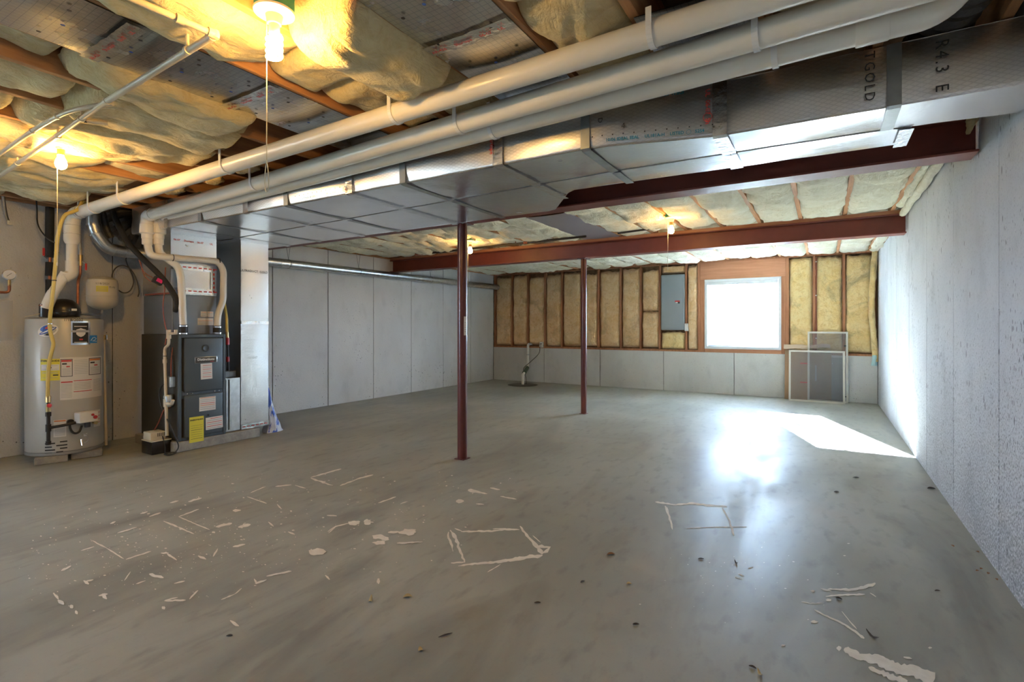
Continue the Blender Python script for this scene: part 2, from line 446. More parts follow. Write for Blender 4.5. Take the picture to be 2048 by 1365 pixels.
M['black'] = mat('black_rubber', (.018,.018,.018), .55, col2=(.03,.03,.03), nscale=20)
M['black_gloss'] = mat('black_plastic', (.02,.016,.013), .3)
M['foam'] = mat('black_pipe_foam', (.022,.021,.02), .85, bump=.2, bscale=60)
M['darkbag'] = mat('dark_flex_jacket', (.05,.045,.04), .45, bump=.8, bscale=14)
M['yellow'] = mat('yellow_gas_jacket', (.72,.53,.13), .45)
M['copper'] = mat('copper', (.42,.16,.085), .4, .9, col2=(.28,.10,.055), nscale=20)
M['brass'] = mat('brass', (.50,.36,.16), .35, 1.0)
M['iron'] = mat('black_iron', (.045,.038,.034), .5, .4)
M['red'] = mat('red_handle', (.55,.03,.03), .4)
M['heater'] = mat('heater_enamel', (.50,.48,.43), .30, .05)
M['heater_top'] = mat('heater_lid', (.34,.33,.31), .4, .3)
M['block'] = mat('paver_concrete', (.40,.38,.34), .9, col2=(.30,.285,.26), nscale=14, bump=.3)
M['tank'] = mat('tank_enamel', (.72,.66,.54), .35)
M['furnace'] = mat('furnace_slate_paint', (.085,.105,.12), .38, .2)
M['furnace_side'] = mat('furnace_side_panel', (.075,.065,.05), .5, .2)
M['coil_case'] = mat('coil_cabinet_grey', (.23,.24,.25), .4, .4)
M['paper'] = mat('paper_label', (.80,.77,.72), .6)
M['paper_grey'] = mat('grey_print', (.45,.44,.43), .6)
M['print_red'] = mat('red_print', (.62,.06,.05), .6)
M['print_orange'] = mat('orange_print', (.75,.26,.08), .6)
M['print_black'] = mat('black_print', (.03,.03,.03), .6)
M['print_blue'] = mat('blue_print', (.03,.09,.40), .5)
M['print_teal'] = mat('teal_print', (.02,.30,.42), .5)
M['sky_blue'] = mat('light_blue_print', (.03,.25,.60), .5)
M['label_yellow'] = mat('yellow_label', (.80,.70,.06), .55)
M['silver'] = mat('silver_trim', (.75,.76,.78), .2, 1.0)
M['pink'] = mat('pink_label', (.85,.03,.22), .5)
M['bulb'] = mat('lit_bulb', (.9,.85,.7), .3, emit=BULB_COL, estr=BULB)
M['bulb_left'] = mat('lit_left_bulb', (.9,.85,.7), .3, emit=BULB_COL, estr=BULB_LEFT)
M['bulb_small'] = mat('lit_small_bulb', (.9,.85,.7), .3, emit=BULB_COL, estr=BULB_FAR)
M['string'] = mat('pull_cord', (.78,.70,.52), .8)
M['panel_grey'] = mat('electric_panel_grey', (.28,.315,.335), .42, .1)
M['window_white'] = mat('white_vinyl', (.78,.81,.85), .4)
M['blind'] = mat('white_blind_slat', (.80,.82,.86), .5)
M['screen_frame'] = mat('almond_screen_frame', (.66,.62,.54), .45)
M['mesh_screen'] = see_through('insect_screen', (.22,.215,.22), .52, .7)
M['glass'] = see_through('window_glass', (.9,.95,1.0), .94, .05)
M['clear_bag'] = see_through('clear_plastic', (.85,.87,.9), .55, .15)
M['cardboard'] = mat('brown_cardboard', (.40,.25,.145), .8, col2=(.34,.205,.115), nscale=4, stretch=(1,1,.2))
M['kraft'] = mat('kraft_paper', (.55,.42,.30), .75, bump=.3, bscale=12)
M['blue_bag'] = mat('blue_white_bag', (.66,.70,.80), .35, col2=(.05,.12,.55), nscale=9, stretch=(1.2,1.2,.35), lo=.52, hi=.56, bump=.4, bscale=14)
M['blue_wrap'] = mat('pale_blue_wrap', (.42,.66,.72), .4, bump=.4, bscale=14)
M['paint'] = mat('dried_drywall_mud', (.86,.81,.72), .75, col2=(.74,.68,.59), nscale=18)
M['debris_dark'] = mat('dark_chip', (.06,.045,.035), .8)
M['debris_brown'] = mat('brown_leaf', (.28,.13,.05), .8)
M['debris_tan'] = mat('tan_leaf', (.52,.40,.20), .8)
M['lawn'] = mat('outdoor_ground', (.06,.075,.035), .9, col2=(.045,.06,.03), nscale=2)
M['siding'] = mat('pale_siding', (.60,.64,.70), .7)
M['green_valve'] = mat('dark_green_valve', (.03,.08,.05), .5)
M['wire'] = mat('grey_cable', (.10,.095,.09), .6)
M['redwire'] = mat('red_brown_wire', (.28,.07,.04), .5)

XL, XR, YB, YR = -6.40, .724, 9.68, -2.6
ZJ = 2.38            # underside of the joists
ZS = 2.615           # underside of the subfloor

ORD = ['first','second','third','fourth','fifth','sixth','seventh','eighth','ninth','tenth','eleventh','twelfth','thirteenth','fourteenth','fifteenth','sixteenth','seventeenth','eighteenth','nineteenth','twentieth']

# ------------------------------------------------------------------ floor and its dried mud marks
fl = struct(MB().box(XL-.25, XR+.25, YR-.25, YB+.35, -.15, 0).build('floor', M['floor'], smooth=False, base=(0,0,0)))

random.seed(4)
_lift = [0]
def lift():
    _lift[0] += 1; return .0008 + .00001*_lift[0]
def stroke(pts, w, z=None, ragged=.3, name='paint_mark', m=None, par=None):
    """ragged ribbon on the floor; points and width in photograph pixels, laid out on the floor plane"""
    P = []; z = lift() if z is None else z
    for i in range(len(pts)-1):
        a, b = pts[i], pts[i+1]; n = max(2, int(math.hypot(b[0]-a[0], b[1]-a[1]) / 5))
        for k in range(n): P.append((a[0]+(b[0]-a[0])*k/n, a[1]+(b[1]-a[1])*k/n))
    P.append(pts[-1])
    Lp, Rp = [], []
    for i, (x, y) in enumerate(P):
        a = P[max(0, i-1)]; b = P[min(len(P)-1, i+1)]
        dx, dy = b[0]-a[0], b[1]-a[1]; l = math.hypot(dx, dy) or 1
        t = i/(len(P)-1); ww = (w[0]+(w[1]-w[0])*t)/2 if isinstance(w, tuple) else w/2
        if i in (0, len(P)-1): ww *= .35
        nx, ny = -dy/l, dx/l
        e1 = ww*(1+random.uniform(-ragged, ragged)*1.6); e2 = ww*(1+random.uniform(-ragged, ragged)*1.6)
        Lp.append((x+nx*e1, y+ny*e1)); Rp.append((x-nx*e2, y-ny*e2))
    mb = MB(); n = len(P)
    V = [at(px, py, Z=0) + Vector((0,0,z)) for px, py in Lp + Rp]
    mb.add(V, [(i, i+1, n+i+1, n+i) for i in range(n-1)])
    return mb.build(name, m or M['paint'], par or fl, smooth=False)
def blob(c, rx, ry, z=.0013, n=12, jag=.3, mb=None):
    own = mb is None; mb = mb or MB(); z = lift() if own else z + random.uniform(0, .0003)
    pts = []
    for k in range(n):
        a = 2*math.pi*k/n; q = 1+random.uniform(-jag, jag)
        pts.append(at(c[0]+rx*q*math.cos(a), c[1]+ry*q*math.sin(a), Z=0) + Vector((0,0,z)))
    mb.add(pts, [tuple(range(n))])
    if own: mb.build('paint_mark', M['paint'], fl, smooth=False)
def z5(*p): return [(x/2.814, 880+y/2.814) for x, y in p]
def z6(*p): return [(600+x/2.814, 880+y/2.814) for x, y in p]
def z7(*p): return [(1250+x/2.566, 880+y/2.566) for x, y in p]
# the square beside the near post
stroke(z6((905,518),(1080,515),(1150,505),(1235,507)), 3.2)
stroke(z6((1085,503),(1160,500)), 2.2)
stroke(z6((1238,487),(1285,550),(1330,600),(1365,645)), (4,7))
stroke(z6((1330,600),(1405,607),(1390,630),(1360,640)), 6)
stroke(z6((1365,652),(1250,665),(1130,688),(1000,698),(890,712)), (7,2.5))
stroke(z6((1150,680),(1275,665)), 6)
stroke(z6((845,510),(872,545),(892,600),(912,650),(928,692)), (7,4), ragged=.45)
stroke(z6((835,520),(842,570),(862,630)), 4, ragged=.7)
stroke(z6((850,695),(928,690)), 3)
stroke(z6((870,500),(910,515)), 2); stroke(z6((1055,747),(1130,702)), 1.6); stroke(z6((1310,540),(1355,580)), 2)
# the far open square and the one to its left
stroke(z6((60,213),(140,190),(232,165)), 2.2); stroke(z6((60,218),(185,258)), 2.6, ragged=.6); stroke(z6((225,260),(340,216),(412,198)), 2.2); stroke(z6((340,218),(405,202)), 2.6)
stroke(z6((945,285),(990,292),(1055,306)), (6,2)); stroke(z6((1070,272),(1125,282)), 3); stroke(z6((1127,320),(1218,336)), 2.2); stroke(z6((990,362),(1036,365)), 1.6)
stroke(z6((440,357),(540,322)), 2); stroke(z6((878,348),(922,346)), 6); stroke(z6((565,362),(605,348)), 1.6)
# the square at right
stroke(z7((155,320),(260,335),(345,328),(430,338),(525,346)), (3,4)); stroke(z7((205,340),(228,395),(243,462)), (5,3)); stroke(z7((498,352),(535,415),(560,492)), (3.5,4)); stroke(z7((312,456),(450,450),(625,448)), 1.8)
# marks at lower right
stroke(z7((1005,765),(1060,780)), 3); stroke(z7((1040,768),(1160,772),(1250,752),(1285,738)), (3,7)); stroke(z7((1030,806),(1130,798),(1232,795)), 3.2); stroke(z7((1258,788),(1288,808)), 3)
stroke(z7((972,874),(1040,910),(1130,952),(1180,985),(1228,1022)), (3,4.5)); stroke(z7((1112,882),(1150,930),(1190,975)), 2); stroke(z7((905,833),(950,842),(1022,840)), 1.6)
stroke(z7((1085,1072),(1110,1070)), 9); stroke(z7((1125,1075),(1200,1115),(1290,1130),(1400,1180),(1500,1195),(1585,1240)), (13,26), ragged=.18); stroke(z7((1250,1170),(1380,1225),(1450,1243)), (6,14))
stroke(z7((630,662),(660,655)), 3); stroke(z7((580,690),(612,702)), 2); stroke(z7((565,706),(600,717)), 3); stroke(z7((1430,1118),(1472,1126)), 5)
for c, rx, ry in ((z7((972,936))[0],7,2.4),(z7((1046,824))[0],6,2.6),(z7((965,779))[0],4,2),(z7((1372,1140))[0],3.5,2.8),(z7((1565,1070))[0],3.5,2),(z7((812,1057))[0],4,2.2)): blob(c, rx, ry)
# the mud spatter at left: strokes
for p, w in (((920,460,1000,492),3),((1000,492,1092,532),2.2),((1005,435,1180,508),2),((1005,435,1120,392),2),((520,570,600,612),2.4),((600,612,697,672),2.2),((708,676,850,630),2.4),
             ((455,626,530,604),1.8),((1215,492,1305,472),4.5),((1340,494,1410,478),4.5),((1360,500,1375,472),4),((1310,604,1380,590),4),((1500,770,1640,742),3),((1430,785,1445,815),5),((1435,812,1500,790),3),
             ((1245,902,1320,872),2.4),((1320,872,1360,838),2),((925,910,1045,905),3.2),((930,905,1000,890),2),((1066,900,1115,850),3),((905,640,950,640),3),((940,645,995,680),4),((1115,655,1160,675),4.5),
             ((840,758,920,780),5),((765,815,820,795),2),((980,812,1040,798),2.4),((470,795,500,815),6),((480,800,525,790),3),((555,880,605,870),5),((575,870,600,900),6),((1465,345,1500,360),2.5),
             ((1060,350,1135,330),3.5),((955,358,1005,345),2.5),((790,418,830,406),2.5),((840,434,905,412),2.5),((1310,400,1355,398),5),((1840,428,1895,430),3.5),((1410,300,1495,265),1.6),((1550,265,1640,255),2),
             ((1660,258,1720,275),2),((1390,322,1500,360),1.6),((1560,365,1585,392),3),((300,865,330,900),5),((325,905,360,930),6),((395,935,410,950),7),((425,965,436,985),5),((345,740,400,712),3.5),
             ((620,475,650,462),3),((660,528,770,495),2),((1295,1020,1345,1052),5),((1845,520,1885,490),2),((1620,520,1660,535),3),((1510,465,1540,490),3),((700,795,735,745),1.8),((1200,660,1225,615),3),((1855,790,1830,765),4)):
    stroke(z5(p[:2], p[2:]), w)
for c, rx, ry in ((z5((1785,633))[0],15,6.5),(z5((920,949))[0],4,3),(z5((1203,523))[0],3.4,1.8),(z6((610,522))[0],17,6),(z6((305,470))[0],11,5),(z6((378,465))[0],8,5),
                  (z6((440,548))[0],13,5),(z6((450,582))[0],13,4),(z6((480,560))[0],8,4),(z6((440,798))[0],3,5)):
    blob(c, rx, ry, z=.0018, jag=.28, n=16)
stroke(z6((495,524),(560,520)), 4); stroke(z6((545,585),(690,577)), 3); stroke(z6((160,528),(200,490),(275,472)), 2.2)
mb = MB()
for k in range(560):                                     # crumbs of the same mud, too many and small to pick apart
    t = random.random()
    px = random.gauss(330, 170) if t < .72 else random.gauss(760, 130) if t < .92 else random.gauss(1470, 130)
    py = (random.gauss(1080, 62) - (px-330)*.13) if t < .92 else random.gauss(1160, 40)
    if not (20 < px < 1700 and 945 < py < 1300): continue
    r = random.choice((.5,.55,.6,.7,.8,1,1.3))
    blob((px, py), r*random.uniform(1.1, 2.4), r*.75, z=.0003, n=6, mb=mb)
o = mb.build('paint_spatter', M['paint'], fl, smooth=False); o['kind'] = 'stuff'

# ------------------------------------------------------------------ walls
SY0, SY1, SZ0, SZ1 = -2.0, -.9, .95, 2.0          # opening of the added side window
m = MB(); m.box(XL-.25, XL-.008, YR, SY0, 0, 2.36); m.box(XL-.25, XL-.008, SY1, YB+.3, 0, 2.36); m.box(XL-.25, XL-.008, SY0, SY1, 0, SZ0); m.box(XL-.25, XL-.008, SY0, SY1, SZ1, 2.36)
wl = struct(m.build('wall_left', M['joint'], smooth=False))
def form_panels(wall, axis, plane, cuts, z0, z1, mt, sgn):
    for a, b in zip(cuts[:-1], cuts[1:]):
        m = MB(); g = .005
        if axis == 'Y': m.box(min(plane, plane-.03*sgn), max(plane, plane-.03*sgn), a+g, b-g, z0, z1)
        else: m.box(a+g, b-g, min(plane, plane+.03), max(plane, plane+.03), z0, z1)
        m.build('form_panel', mt, wall, bevel=.003)
cuts = [4.227 + .9144*k for k in range(-8, 7)]
cuts = [SY1] + [c for c in cuts if SY1+.1 < c < YB-.15] + [YB]
form_panels(wl, 'Y', XL, cuts, 0, 2.36, M['wall_warm'], 1)
form_panels(wl, 'Y', XL, [YR, SY0], 0, 2.36, M['wall_warm'], 1)
form_panels(wl, 'Y', XL, [SY0, SY1], 0, SZ0, M['wall_warm'], 1); form_panels(wl, 'Y', XL, [SY0, SY1], SZ1, 2.36, M['wall_warm'], 1)
wr = struct(MB().box(XR+.008, XR+.25, YR, YB+.3, 0, 2.615).build('wall_right', M['joint'], smooth=False))
cuts = [3.321 + 1.004*k for k in range(-6, 7)]
cuts = [YR] + [c for c in cuts if YR < c < YB-.15] + [YB]
form_panels(wr, 'Y', XR, cuts, 0, 2.36, M['wall_right'], -1)
# sill plates on the side walls
MB().box(XL-.12, XL+.005, YR, YB, 2.362, 2.40).build('sill_plate', M['wood'], wl, bevel=.003)
MB().box(XR-.005, XR+.12, YR, YB, 2.362, 2.40).build('sill_plate', M['wood'], wr, bevel=.003)
# back wall: concrete knee wall with a framed wall on it
ZK = .735
wbk = struct(MB().box(XL-.1, XR+.1, YB+.012, YB+.26, 0, ZK-.004).build('wall_back', M['joint'], smooth=False))
cuts = [XL, -5.103, -3.832, -2.565, -1.336, -.126, XR]
form_panels(wbk, 'X', YB, cuts, 0, ZK, M['wall_knee'], 1)
YF = YB + .012       # face of the framing
def stud(x0, x1, z0, z1, nm='stud', mt='stud', y0=None, y1=None):
    MB().box(x0, x1, YF if y0 is None else y0, (YF+.09) if y1 is None else y1, z0, z1).build(nm, M[mt], wbk, bevel=.003)
stud(XL, -1.94, ZK, ZK+.036, 'bottom_plate'); stud(-.507, XR, ZK, ZK+.036, 'bottom_plate')
stud(XL, XR, 2.355, 2.392, 'top_plate')
studs = [-6.375, -5.92, -5.511, -5.093, -4.691, -4.237, -3.877, -3.407, -3.008, -2.640, -2.155, -.126, .284, .69]
for x in studs: stud(x-.019, x+.019, ZK+.036, 2.355)
stud(-1.95, -1.905, ZK, 2.355); stud(-1.905, -1.83, ZK, 2.045, 'trimmer_stud'); stud(-.60, -.535, ZK, 2.045, 'trimmer_stud'); stud(-.535, -.487, ZK, 2.355)
stud(-1.905, -.535, 2.045, 2.355, 'header', 'header', YF-.004)
stud(-1.83, -.60, ZK, .80, 'sill', 'header')
# outer sheathing behind the framing, open at the window
sh = MB(); sh.box(XL-.1, -1.83, YF+.10, YF+.13, ZK, 2.62); sh.box(-.60, XR+.1, YF+.10, YF+.13, ZK, 2.62); sh.box(-1.83, -.60, YF+.10, YF+.13, 2.045, 2.62); sh.box(-1.83, -.60, YF+.10, YF+.13, ZK, .80)
sh.build('sheathing', M['osb'], wbk, smooth=False)
# rear wall behind the photographer
struct(MB().box(XL-.25, XR+.25, YR-.2, YR, 0, 2.62).build('wall_rear', M['wall_knee'], smooth=False))
# unseen window added in the left wall to give the right wall cool daylight
w2 = MB()
w2.box(XL-.20, XL-.14, SY0, SY1, SZ0, SZ0+.06); w2.box(XL-.20, XL-.14, SY0, SY1, SZ1-.06, SZ1)
for y in (SY0, (SY0+SY1)/2-.03, SY1-.06): w2.box(XL-.20, XL-.14, y, y+.06, SZ0, SZ1)
w2 = struct(w2.build('added_side_window', M['window_white'], bevel=.004))
for a_, b_ in ((SY0+.055, (SY0+SY1)/2-.025), ((SY0+SY1)/2+.025, SY1-.055)):
    MB().box(XL-.172, XL-.168, a_, b_, SZ0+.055, SZ1-.055).build('pane', M['glass'], w2, smooth=False)

# ------------------------------------------------------------------ ceiling: subfloor and joists
ce = struct(MB().box(XL-.25, XR+.25, YR-.2, YB+.15, ZS, ZS+.03).build('ceiling', M['osb'], smooth=False, base=(0,0,ZS)))
JX = [-6.32, -5.92, -5.52, -5.12, -4.72, -4.32, -3.92, -3.52, -3.07, -2.72, -2.27, -1.84, -1.43, -1.02, -.617, -.211, .196, .602]
for x in JX:
    MB().box(x-.019, x+.019, YR, YB+.1, ZJ, ZS).build('joist', M['wood'], ce, bevel=.003)

MB().box(XL-.25, XL-.13, YR, YB+.1, 2.40, ZS).build('rim_board', M['wood'], ce, smooth=False)
MB().box(XR+.121, XR+.25, YR, YB+.1, 2.37, ZS).build('rim_board', M['wood'], ce, smooth=False)
MB().box(XL-.25, XR+.25, YB+.101, YB+.15, 2.37, ZS).build('rim_board', M['wood'], ce, smooth=False)

# ------------------------------------------------------------------ window with blind, outside
WX0, WX1, WZ0, WZ1 = -1.83, -.60, .80, 2.045
w1 = MB()
fw = .045
w1.box(WX0, WX1, YF-.006, YF+.13, WZ0, WZ0+fw); w1.box(WX0, WX1, YF-.006, YF+.13, WZ1-fw, WZ1); w1.box(WX0, WX0+fw, YF-.006, YF+.13, WZ0+fw, WZ1-fw); w1.box(WX1-fw, WX1, YF-.006, YF+.13, WZ0+fw, WZ1-fw)
w1 = struct(w1.build('window_1', M['window_white'], bevel=.003))
xm = (WX0+WX1)/2
for x0, x1, y in ((WX0+fw, xm+.025, YF+.09), (xm-.025, WX1-fw, YF+.11)):
    s = MB(); t = .04
    s.box(x0, x1, y, y+.02, WZ0+fw, WZ0+fw+t); s.box(x0, x1, y, y+.02, WZ1-fw-t, WZ1-fw); s.box(x0, x0+t, y, y+.02, WZ0+fw+t, WZ1-fw-t); s.box(x1-t, x1, y, y+.02, WZ0+fw+t, WZ1-fw-t)
    s = s.build('sash', M['window_white'], w1, bevel=.002)
    MB().box(x0+t-.004, x1-t+.004, y+.008, y+.011, WZ0+fw+t, WZ1-fw-t).build('pane', M['glass'], s, smooth=False)
    for zz in (1.22, 1.63): MB().box(x0+t, x1-t, y+.005, y+.015, zz-.006, zz+.006).build('muntin', M['window_white'], s, smooth=False)
bl = thing('window_blind', (xm, YF+.04, WZ0+fw), 'white slatted blind lowered over the bright basement window', 'blind')
bx0, bx1 = WX0+fw+.008, WX1-fw-.008
MB().box(bx0, bx1, YF+.005, YF+.06, WZ1-fw-.055, WZ1-fw-.001).build('headrail', M['blind'], bl, bevel=.003)
MB().box(bx0, bx1, YF+.012, YF+.052, WZ0+fw+.002, WZ0+fw+.022).build('bottom_rail', M['blind'], bl, bevel=.003)
sl = None; zt = WZ1-fw-.08; k = 0; sd = Vector((0, math.cos(R(3)), math.sin(R(3))))
nsl = 25; dz = (zt-(WZ0+fw+.045))/(nsl-1)
for k in range(nsl):
    if sl is None:
        m = MB(); m.obox((xm, YF+.032, zt), (1,0,0), sd, (0,-sd.z,sd.y), (bx1-bx0)/2-.002, .016, .0016)
        sl = m.build('slat', M['blind'], bl, smooth=False)
    else:
        c = sl.copy(); COL.objects.link(c); c.parent = bl; c.location.z = -dz*k
for x in (bx0+.17, (bx0+bx1)/2, bx1-.17):
    MB().cyl((x, YF+.009, WZ0+fw+.02), (x, YF+.009, WZ1-fw-.05), .0012, n=5).build('ladder_cord', M['blind'], bl)
MB().cyl((bx0+.07, YF+.0, 1.05), (bx0+.07, YF+.0, WZ1-fw-.05), .004, n=6).build('tilt_wand', M['blind'], bl)
# the ground and a neighbouring wall outside
struct(MB().box(-14, 12, YB+.3, 40, .3, .55).build('ground_outside', M['lawn'], smooth=False))
struct(MB().box(-24, XL-.3, -16, YB, .2, .45).build('ground_outside', M['lawn'], smooth=False))
struct(MB().box(-2.3, -1.60, 9.94, 10.25, .55, 2.9).build('wall_outside', M['siding'], smooth=False))

# ------------------------------------------------------------------ steel beams and posts
def beam(yc, label):
    t = thing('steel_beam', (-2.84, yc, 2.14), label, 'beam')
    x0, x1 = XL+.01, XR-.01
    hw = .085
    MB().box(x0, x1, yc-hw, yc+hw, 2.14, 2.153).build('lower_flange', M['steel'], t, bevel=.002)
    MB().box(x0, x1, yc-hw, yc+hw, 2.327, 2.34).build('upper_flange', M['steel'], t, bevel=.002)
    MB().box(x0, x1, yc-.006, yc+.006, 2.153, 2.327).build('web', M['steel'], t, smooth=False)
    MB().box(x0, x1, yc-.07, yc+.07, 2.341, 2.379).build('nailer_board', M['header'], t, bevel=.002)
    return t
Y1, Y2 = 3.715, 6.50
beam(Y1, 'near dark red steel I-beam along the back of the big foil duct')
beam(Y2, 'far red steel I-beam crossing in front of the insulated window wall')
def post(x, y, r, label):
    t = thing('support_post', (x, y, 0), label, 'post')
    MB().cyl((x,y,.006), (x,y,2.128), r, n=28).build('column', M['post'], t)
    MB().box(x-r*1.5, x+r*1.5, y-.085, y+.085, 2.129, 2.139).build('cap_plate', M['post'], t, bevel=.002)
    for sx in (-1, 1): MB().cyl((x+sx*r*1.25, y-.07, 2.118), (x+sx*r*1.25, y-.07, 2.129), .009, n=6).build('bolt', M['strap'], t)
    MB().box(x-r*1.15, x+r*1.15, y-r*1.15, y+r*1.15, 0.0005, .006).build('base_plate', M['post'], t)
    return t
p1 = post(-2.795, 3.715, .0445, 'near maroon steel post with a small white sticker')
a0 = math.atan2(-3.72, 2.795) + R(38)
lb = MB().grid(lambda u, v: (-2.795+.0452*math.cos(a0-.35+.7*u), 3.715+.0452*math.sin(a0-.35+.7*u), 1.12+.17*v), 6, 1)
lb = lb.build('sticker', M['paper'], p1)
for k in range(5):
    z = 1.15+.02*k
    MB().grid(lambda u, v: (-2.795+.0456*math.cos(a0-.2+.4*u), 3.715+.0456*math.sin(a0-.2+.4*u), z+.006*v), 3, 1).build('print_line', M['paper_grey'], lb, smooth=False)
post(-2.81, 6.50, .040, 'far maroon steel post in front of the insulated back wall')

# ------------------------------------------------------------------ fibreglass batts
def batt(x0, x1, y0, y1, zc, label, mt, seed, over=0.0, rip=.012, rough=1.0, group='ceiling insulation batts', zt=ZJ+.09, zc2=None, over_r=None):
    """soft blanket lying between two joists, its underside at about zc, bulging by over past the joists where it hangs low"""
    nu = 18; nv = max(8, int((y1-y0)/.028)); sx = seed*3.17
    zc2 = zc if zc2 is None else zc2
    def fn(u, v):
        a = abs(2*u-1); b = abs(2*v-1)
        eu = 1-a**5; ev = 1-b**14
        y = y0+(y1-y0)*v
        zz = zc+(zc2-zc)*v
        n1 = nz(sx+u*.5, y*2.3, seed*1.7); n2 = nz(u*2.2+sx, y*7.0, seed*.9); n3 = nz(u*5+sx, y*15, seed)
        wob = .35*nz(u*1.3+sx, y*1.1, seed+9)
        fold = abs(nz(u*2.6+sx+wob*4, y*3.6+wob*5, seed+3))           # soft pillows with creases between them
        tear = max(0.0, nz(u*3.2+sx, y*5.5, seed+21)-.25)
        zmid = zz + (n1*.030 + n2*.014 + n3*.006)*rough - rip*math.sin(y*11+seed+wob*6)*.6 + (.030*(.22-fold) + .035*tear)*rough
        e = max(0.0, eu*ev)**.55
        kk = max(0.0, min(1.0, (ZJ+.01-zmid)/.05)); oR = over if over_r is None else over_r
        xx = x0-over*kk+(u)*(x1-x0+(over+oR)*kk) + .012*nz(y*6, seed, u*3)*rough
        yy = y + .02*nz(u*4+seed, y*2, 3)*(1 if 0 < v < 1 else .6)
        return Vector((xx, yy, zt+(zmid-zt)*e))
    m = MB().grid(fn, nu, nv)
    n = len(m.v)                                   # lid, so that the blanket is a closed body
    rim = [i for i in range(nu+1)] + [j*(nu+1)+nu for j in range(1, nv+1)] + [nv*(nu+1)+i for i in range(nu-1, -1, -1)] + [j*(nu+1) for j in range(nv-1, 0, -1)]
    m.f.append(rim[::-1])
    o = m.build('insulation_batt', mt, ang=80, base=((x0+x1)/2, (y0+y1)/2, zc))
    return tag(o, label, 'insulation', group)

g = .019
bays = [(JX[i]+g, (JX[i+1]-g) if i+1 < len(JX) else XR-.004) for i in range(len(JX))]
nb = len(bays)
def bayname(i): return ORD[nb-1-i]
near = {                     # bay: list of (y0, y1, z start, z end, overhang)
 0: [(.2,1.55,2.33,2.35,.03)], 1: [(.2,1.95,2.36,2.30,.05)], 2: [(.2,2.05,2.33,2.33,.05)], 3: [(.2,1.0,2.35,2.36,.03),(1.02,2.0,2.32,2.36,.05)],
 4: [(.2,1.65,2.37,2.34,.05),(1.67,2.3,2.41,2.42,0)], 5: [(.2,1.75,2.36,2.34,.05)], 6: [(.2,.95,2.38,2.36,.02),(.97,1.95,2.33,2.32,.06)],
 7: [(.2,1.05,2.40,2.37,0),(1.07,1.85,2.31,2.33,.07)], 8: [(.2,.90,2.42,2.41,0),(.92,1.72,2.37,2.29,.06)],
 10:[(.3,1.42,2.36,2.335,.075,0),(1.44,1.72,2.395,2.395,0),(1.74,2.35,2.40,2.40,0)],
 11:[(.3,1.02,2.36,2.36,0,.04),(1.255,1.85,2.28,2.265,.02,.03),(1.88,2.38,2.40,2.39,0)],
 13:[(.4,1.62,2.36,2.35,.02),(1.64,2.36,2.37,2.36,.02)], 14:[(.4,1.88,2.37,2.36,.02)], 15:[(.4,2.3,2.40,2.40,0)], 16:[(.4,2.3,2.41,2.41,0)], 17:[(.4,2.4,2.38,2.38,0)],
}
for i, segs in near.items():
    x0, x1 = bays[i]
    for k, (a, b, za, zb, ov, *orr) in enumerate(segs):
        pos = '' if len(segs) == 1 else (' nearest piece' if k == 0 else ' last piece' if k == len(segs)-1 else ' middle piece')
        batt(x0, x1, a, b, za, f'warm yellow ceiling batt before the duct, {bayname(i)} joist bay from right wall' + (',' + pos if pos else ''), M['batt'], 11+i*3+k, ov, .016, 1.5, 'batts of the near ceiling', zc2=zb, over_r=orr[0] if orr else None)
for i in range(nb):
    x0, x1 = bays[i]
    if i == 9: x0s = None
    zc = 2.347 + .008*math.sin(i*2.3)
    if i != 9:
        batt(x0, x1, Y1+.1, Y2-.10, zc, f'pale ceiling batt between the two red beams, {bayname(i)} joist bay from right wall', M['batt_cool_lit'], 101+i*5, (.034 if i < 12 else .03), .026, 1.0 if i > 11 else 1.3, 'batts between the steel beams')
    else:
        batt(x0, x1, Y1+.1, 4.75, zc, 'short pale ceiling batt between the red beams beside a bare foil sheet', M['batt_cool_lit'], 160, .03, .022, 1.4, 'batts between the steel beams')
    batt(x0, x1, Y2+.10, YB-.0, 2.346+.010*math.sin(i*1.7), f'pale ceiling batt over the window wall, {bayname(i)} joist bay from right wall', M['batt_cool_lit'], 201+i*5, .028, .020, 1.0, 'batts behind the far beam')

def wall_batt(x0, x1, z0, z1, label, mt, seed, bulge=.035, yf=None, group='wall insulation batts'):
    yf = YF if yf is None else yf
    nu = max(6, int((x1-x0)/.024)); nv = max(8, int((z1-z0)/.028))
    def fn(u, v):
        a = abs(2*u-1); b = abs(2*v-1)
        z = z0+(z1-z0)*v
        e = max(0.0, (1-a**6)*(1-b**16))**.5
        xx = x0+(x1-x0)*u + .012*nz(z*7, seed, u*2)
        fold = abs(nz(u*1.8+seed, z*3.4+nz(z*2, u*2, seed)*.8, 6))
        d = bulge*(.55+.45*nz(u*1.5+seed, z*2.2, 1)) + .014*nz(u*3+seed, z*8, 2) + .007*nz(u*8, z*18, seed) - .045*max(0, .16-fold)
        zz = z + (.03*nz(u*5, seed*2.0, 4) if v > .9 else 0)
        return Vector((xx, yf+.085-(.085+d)*e, zz))
    m = MB().grid(fn, nu, nv)
    rim = [i for i in range(nu+1)] + [j*(nu+1)+nu for j in range(1, nv+1)] + [nv*(nu+1)+i for i in range(nu-1, -1, -1)] + [j*(nu+1) for j in range(nv-1, 0, -1)]
    m.f.append(rim[::-1])
    return tag(m.build('insulation_batt', mt, ang=80), label, 'insulation', group)
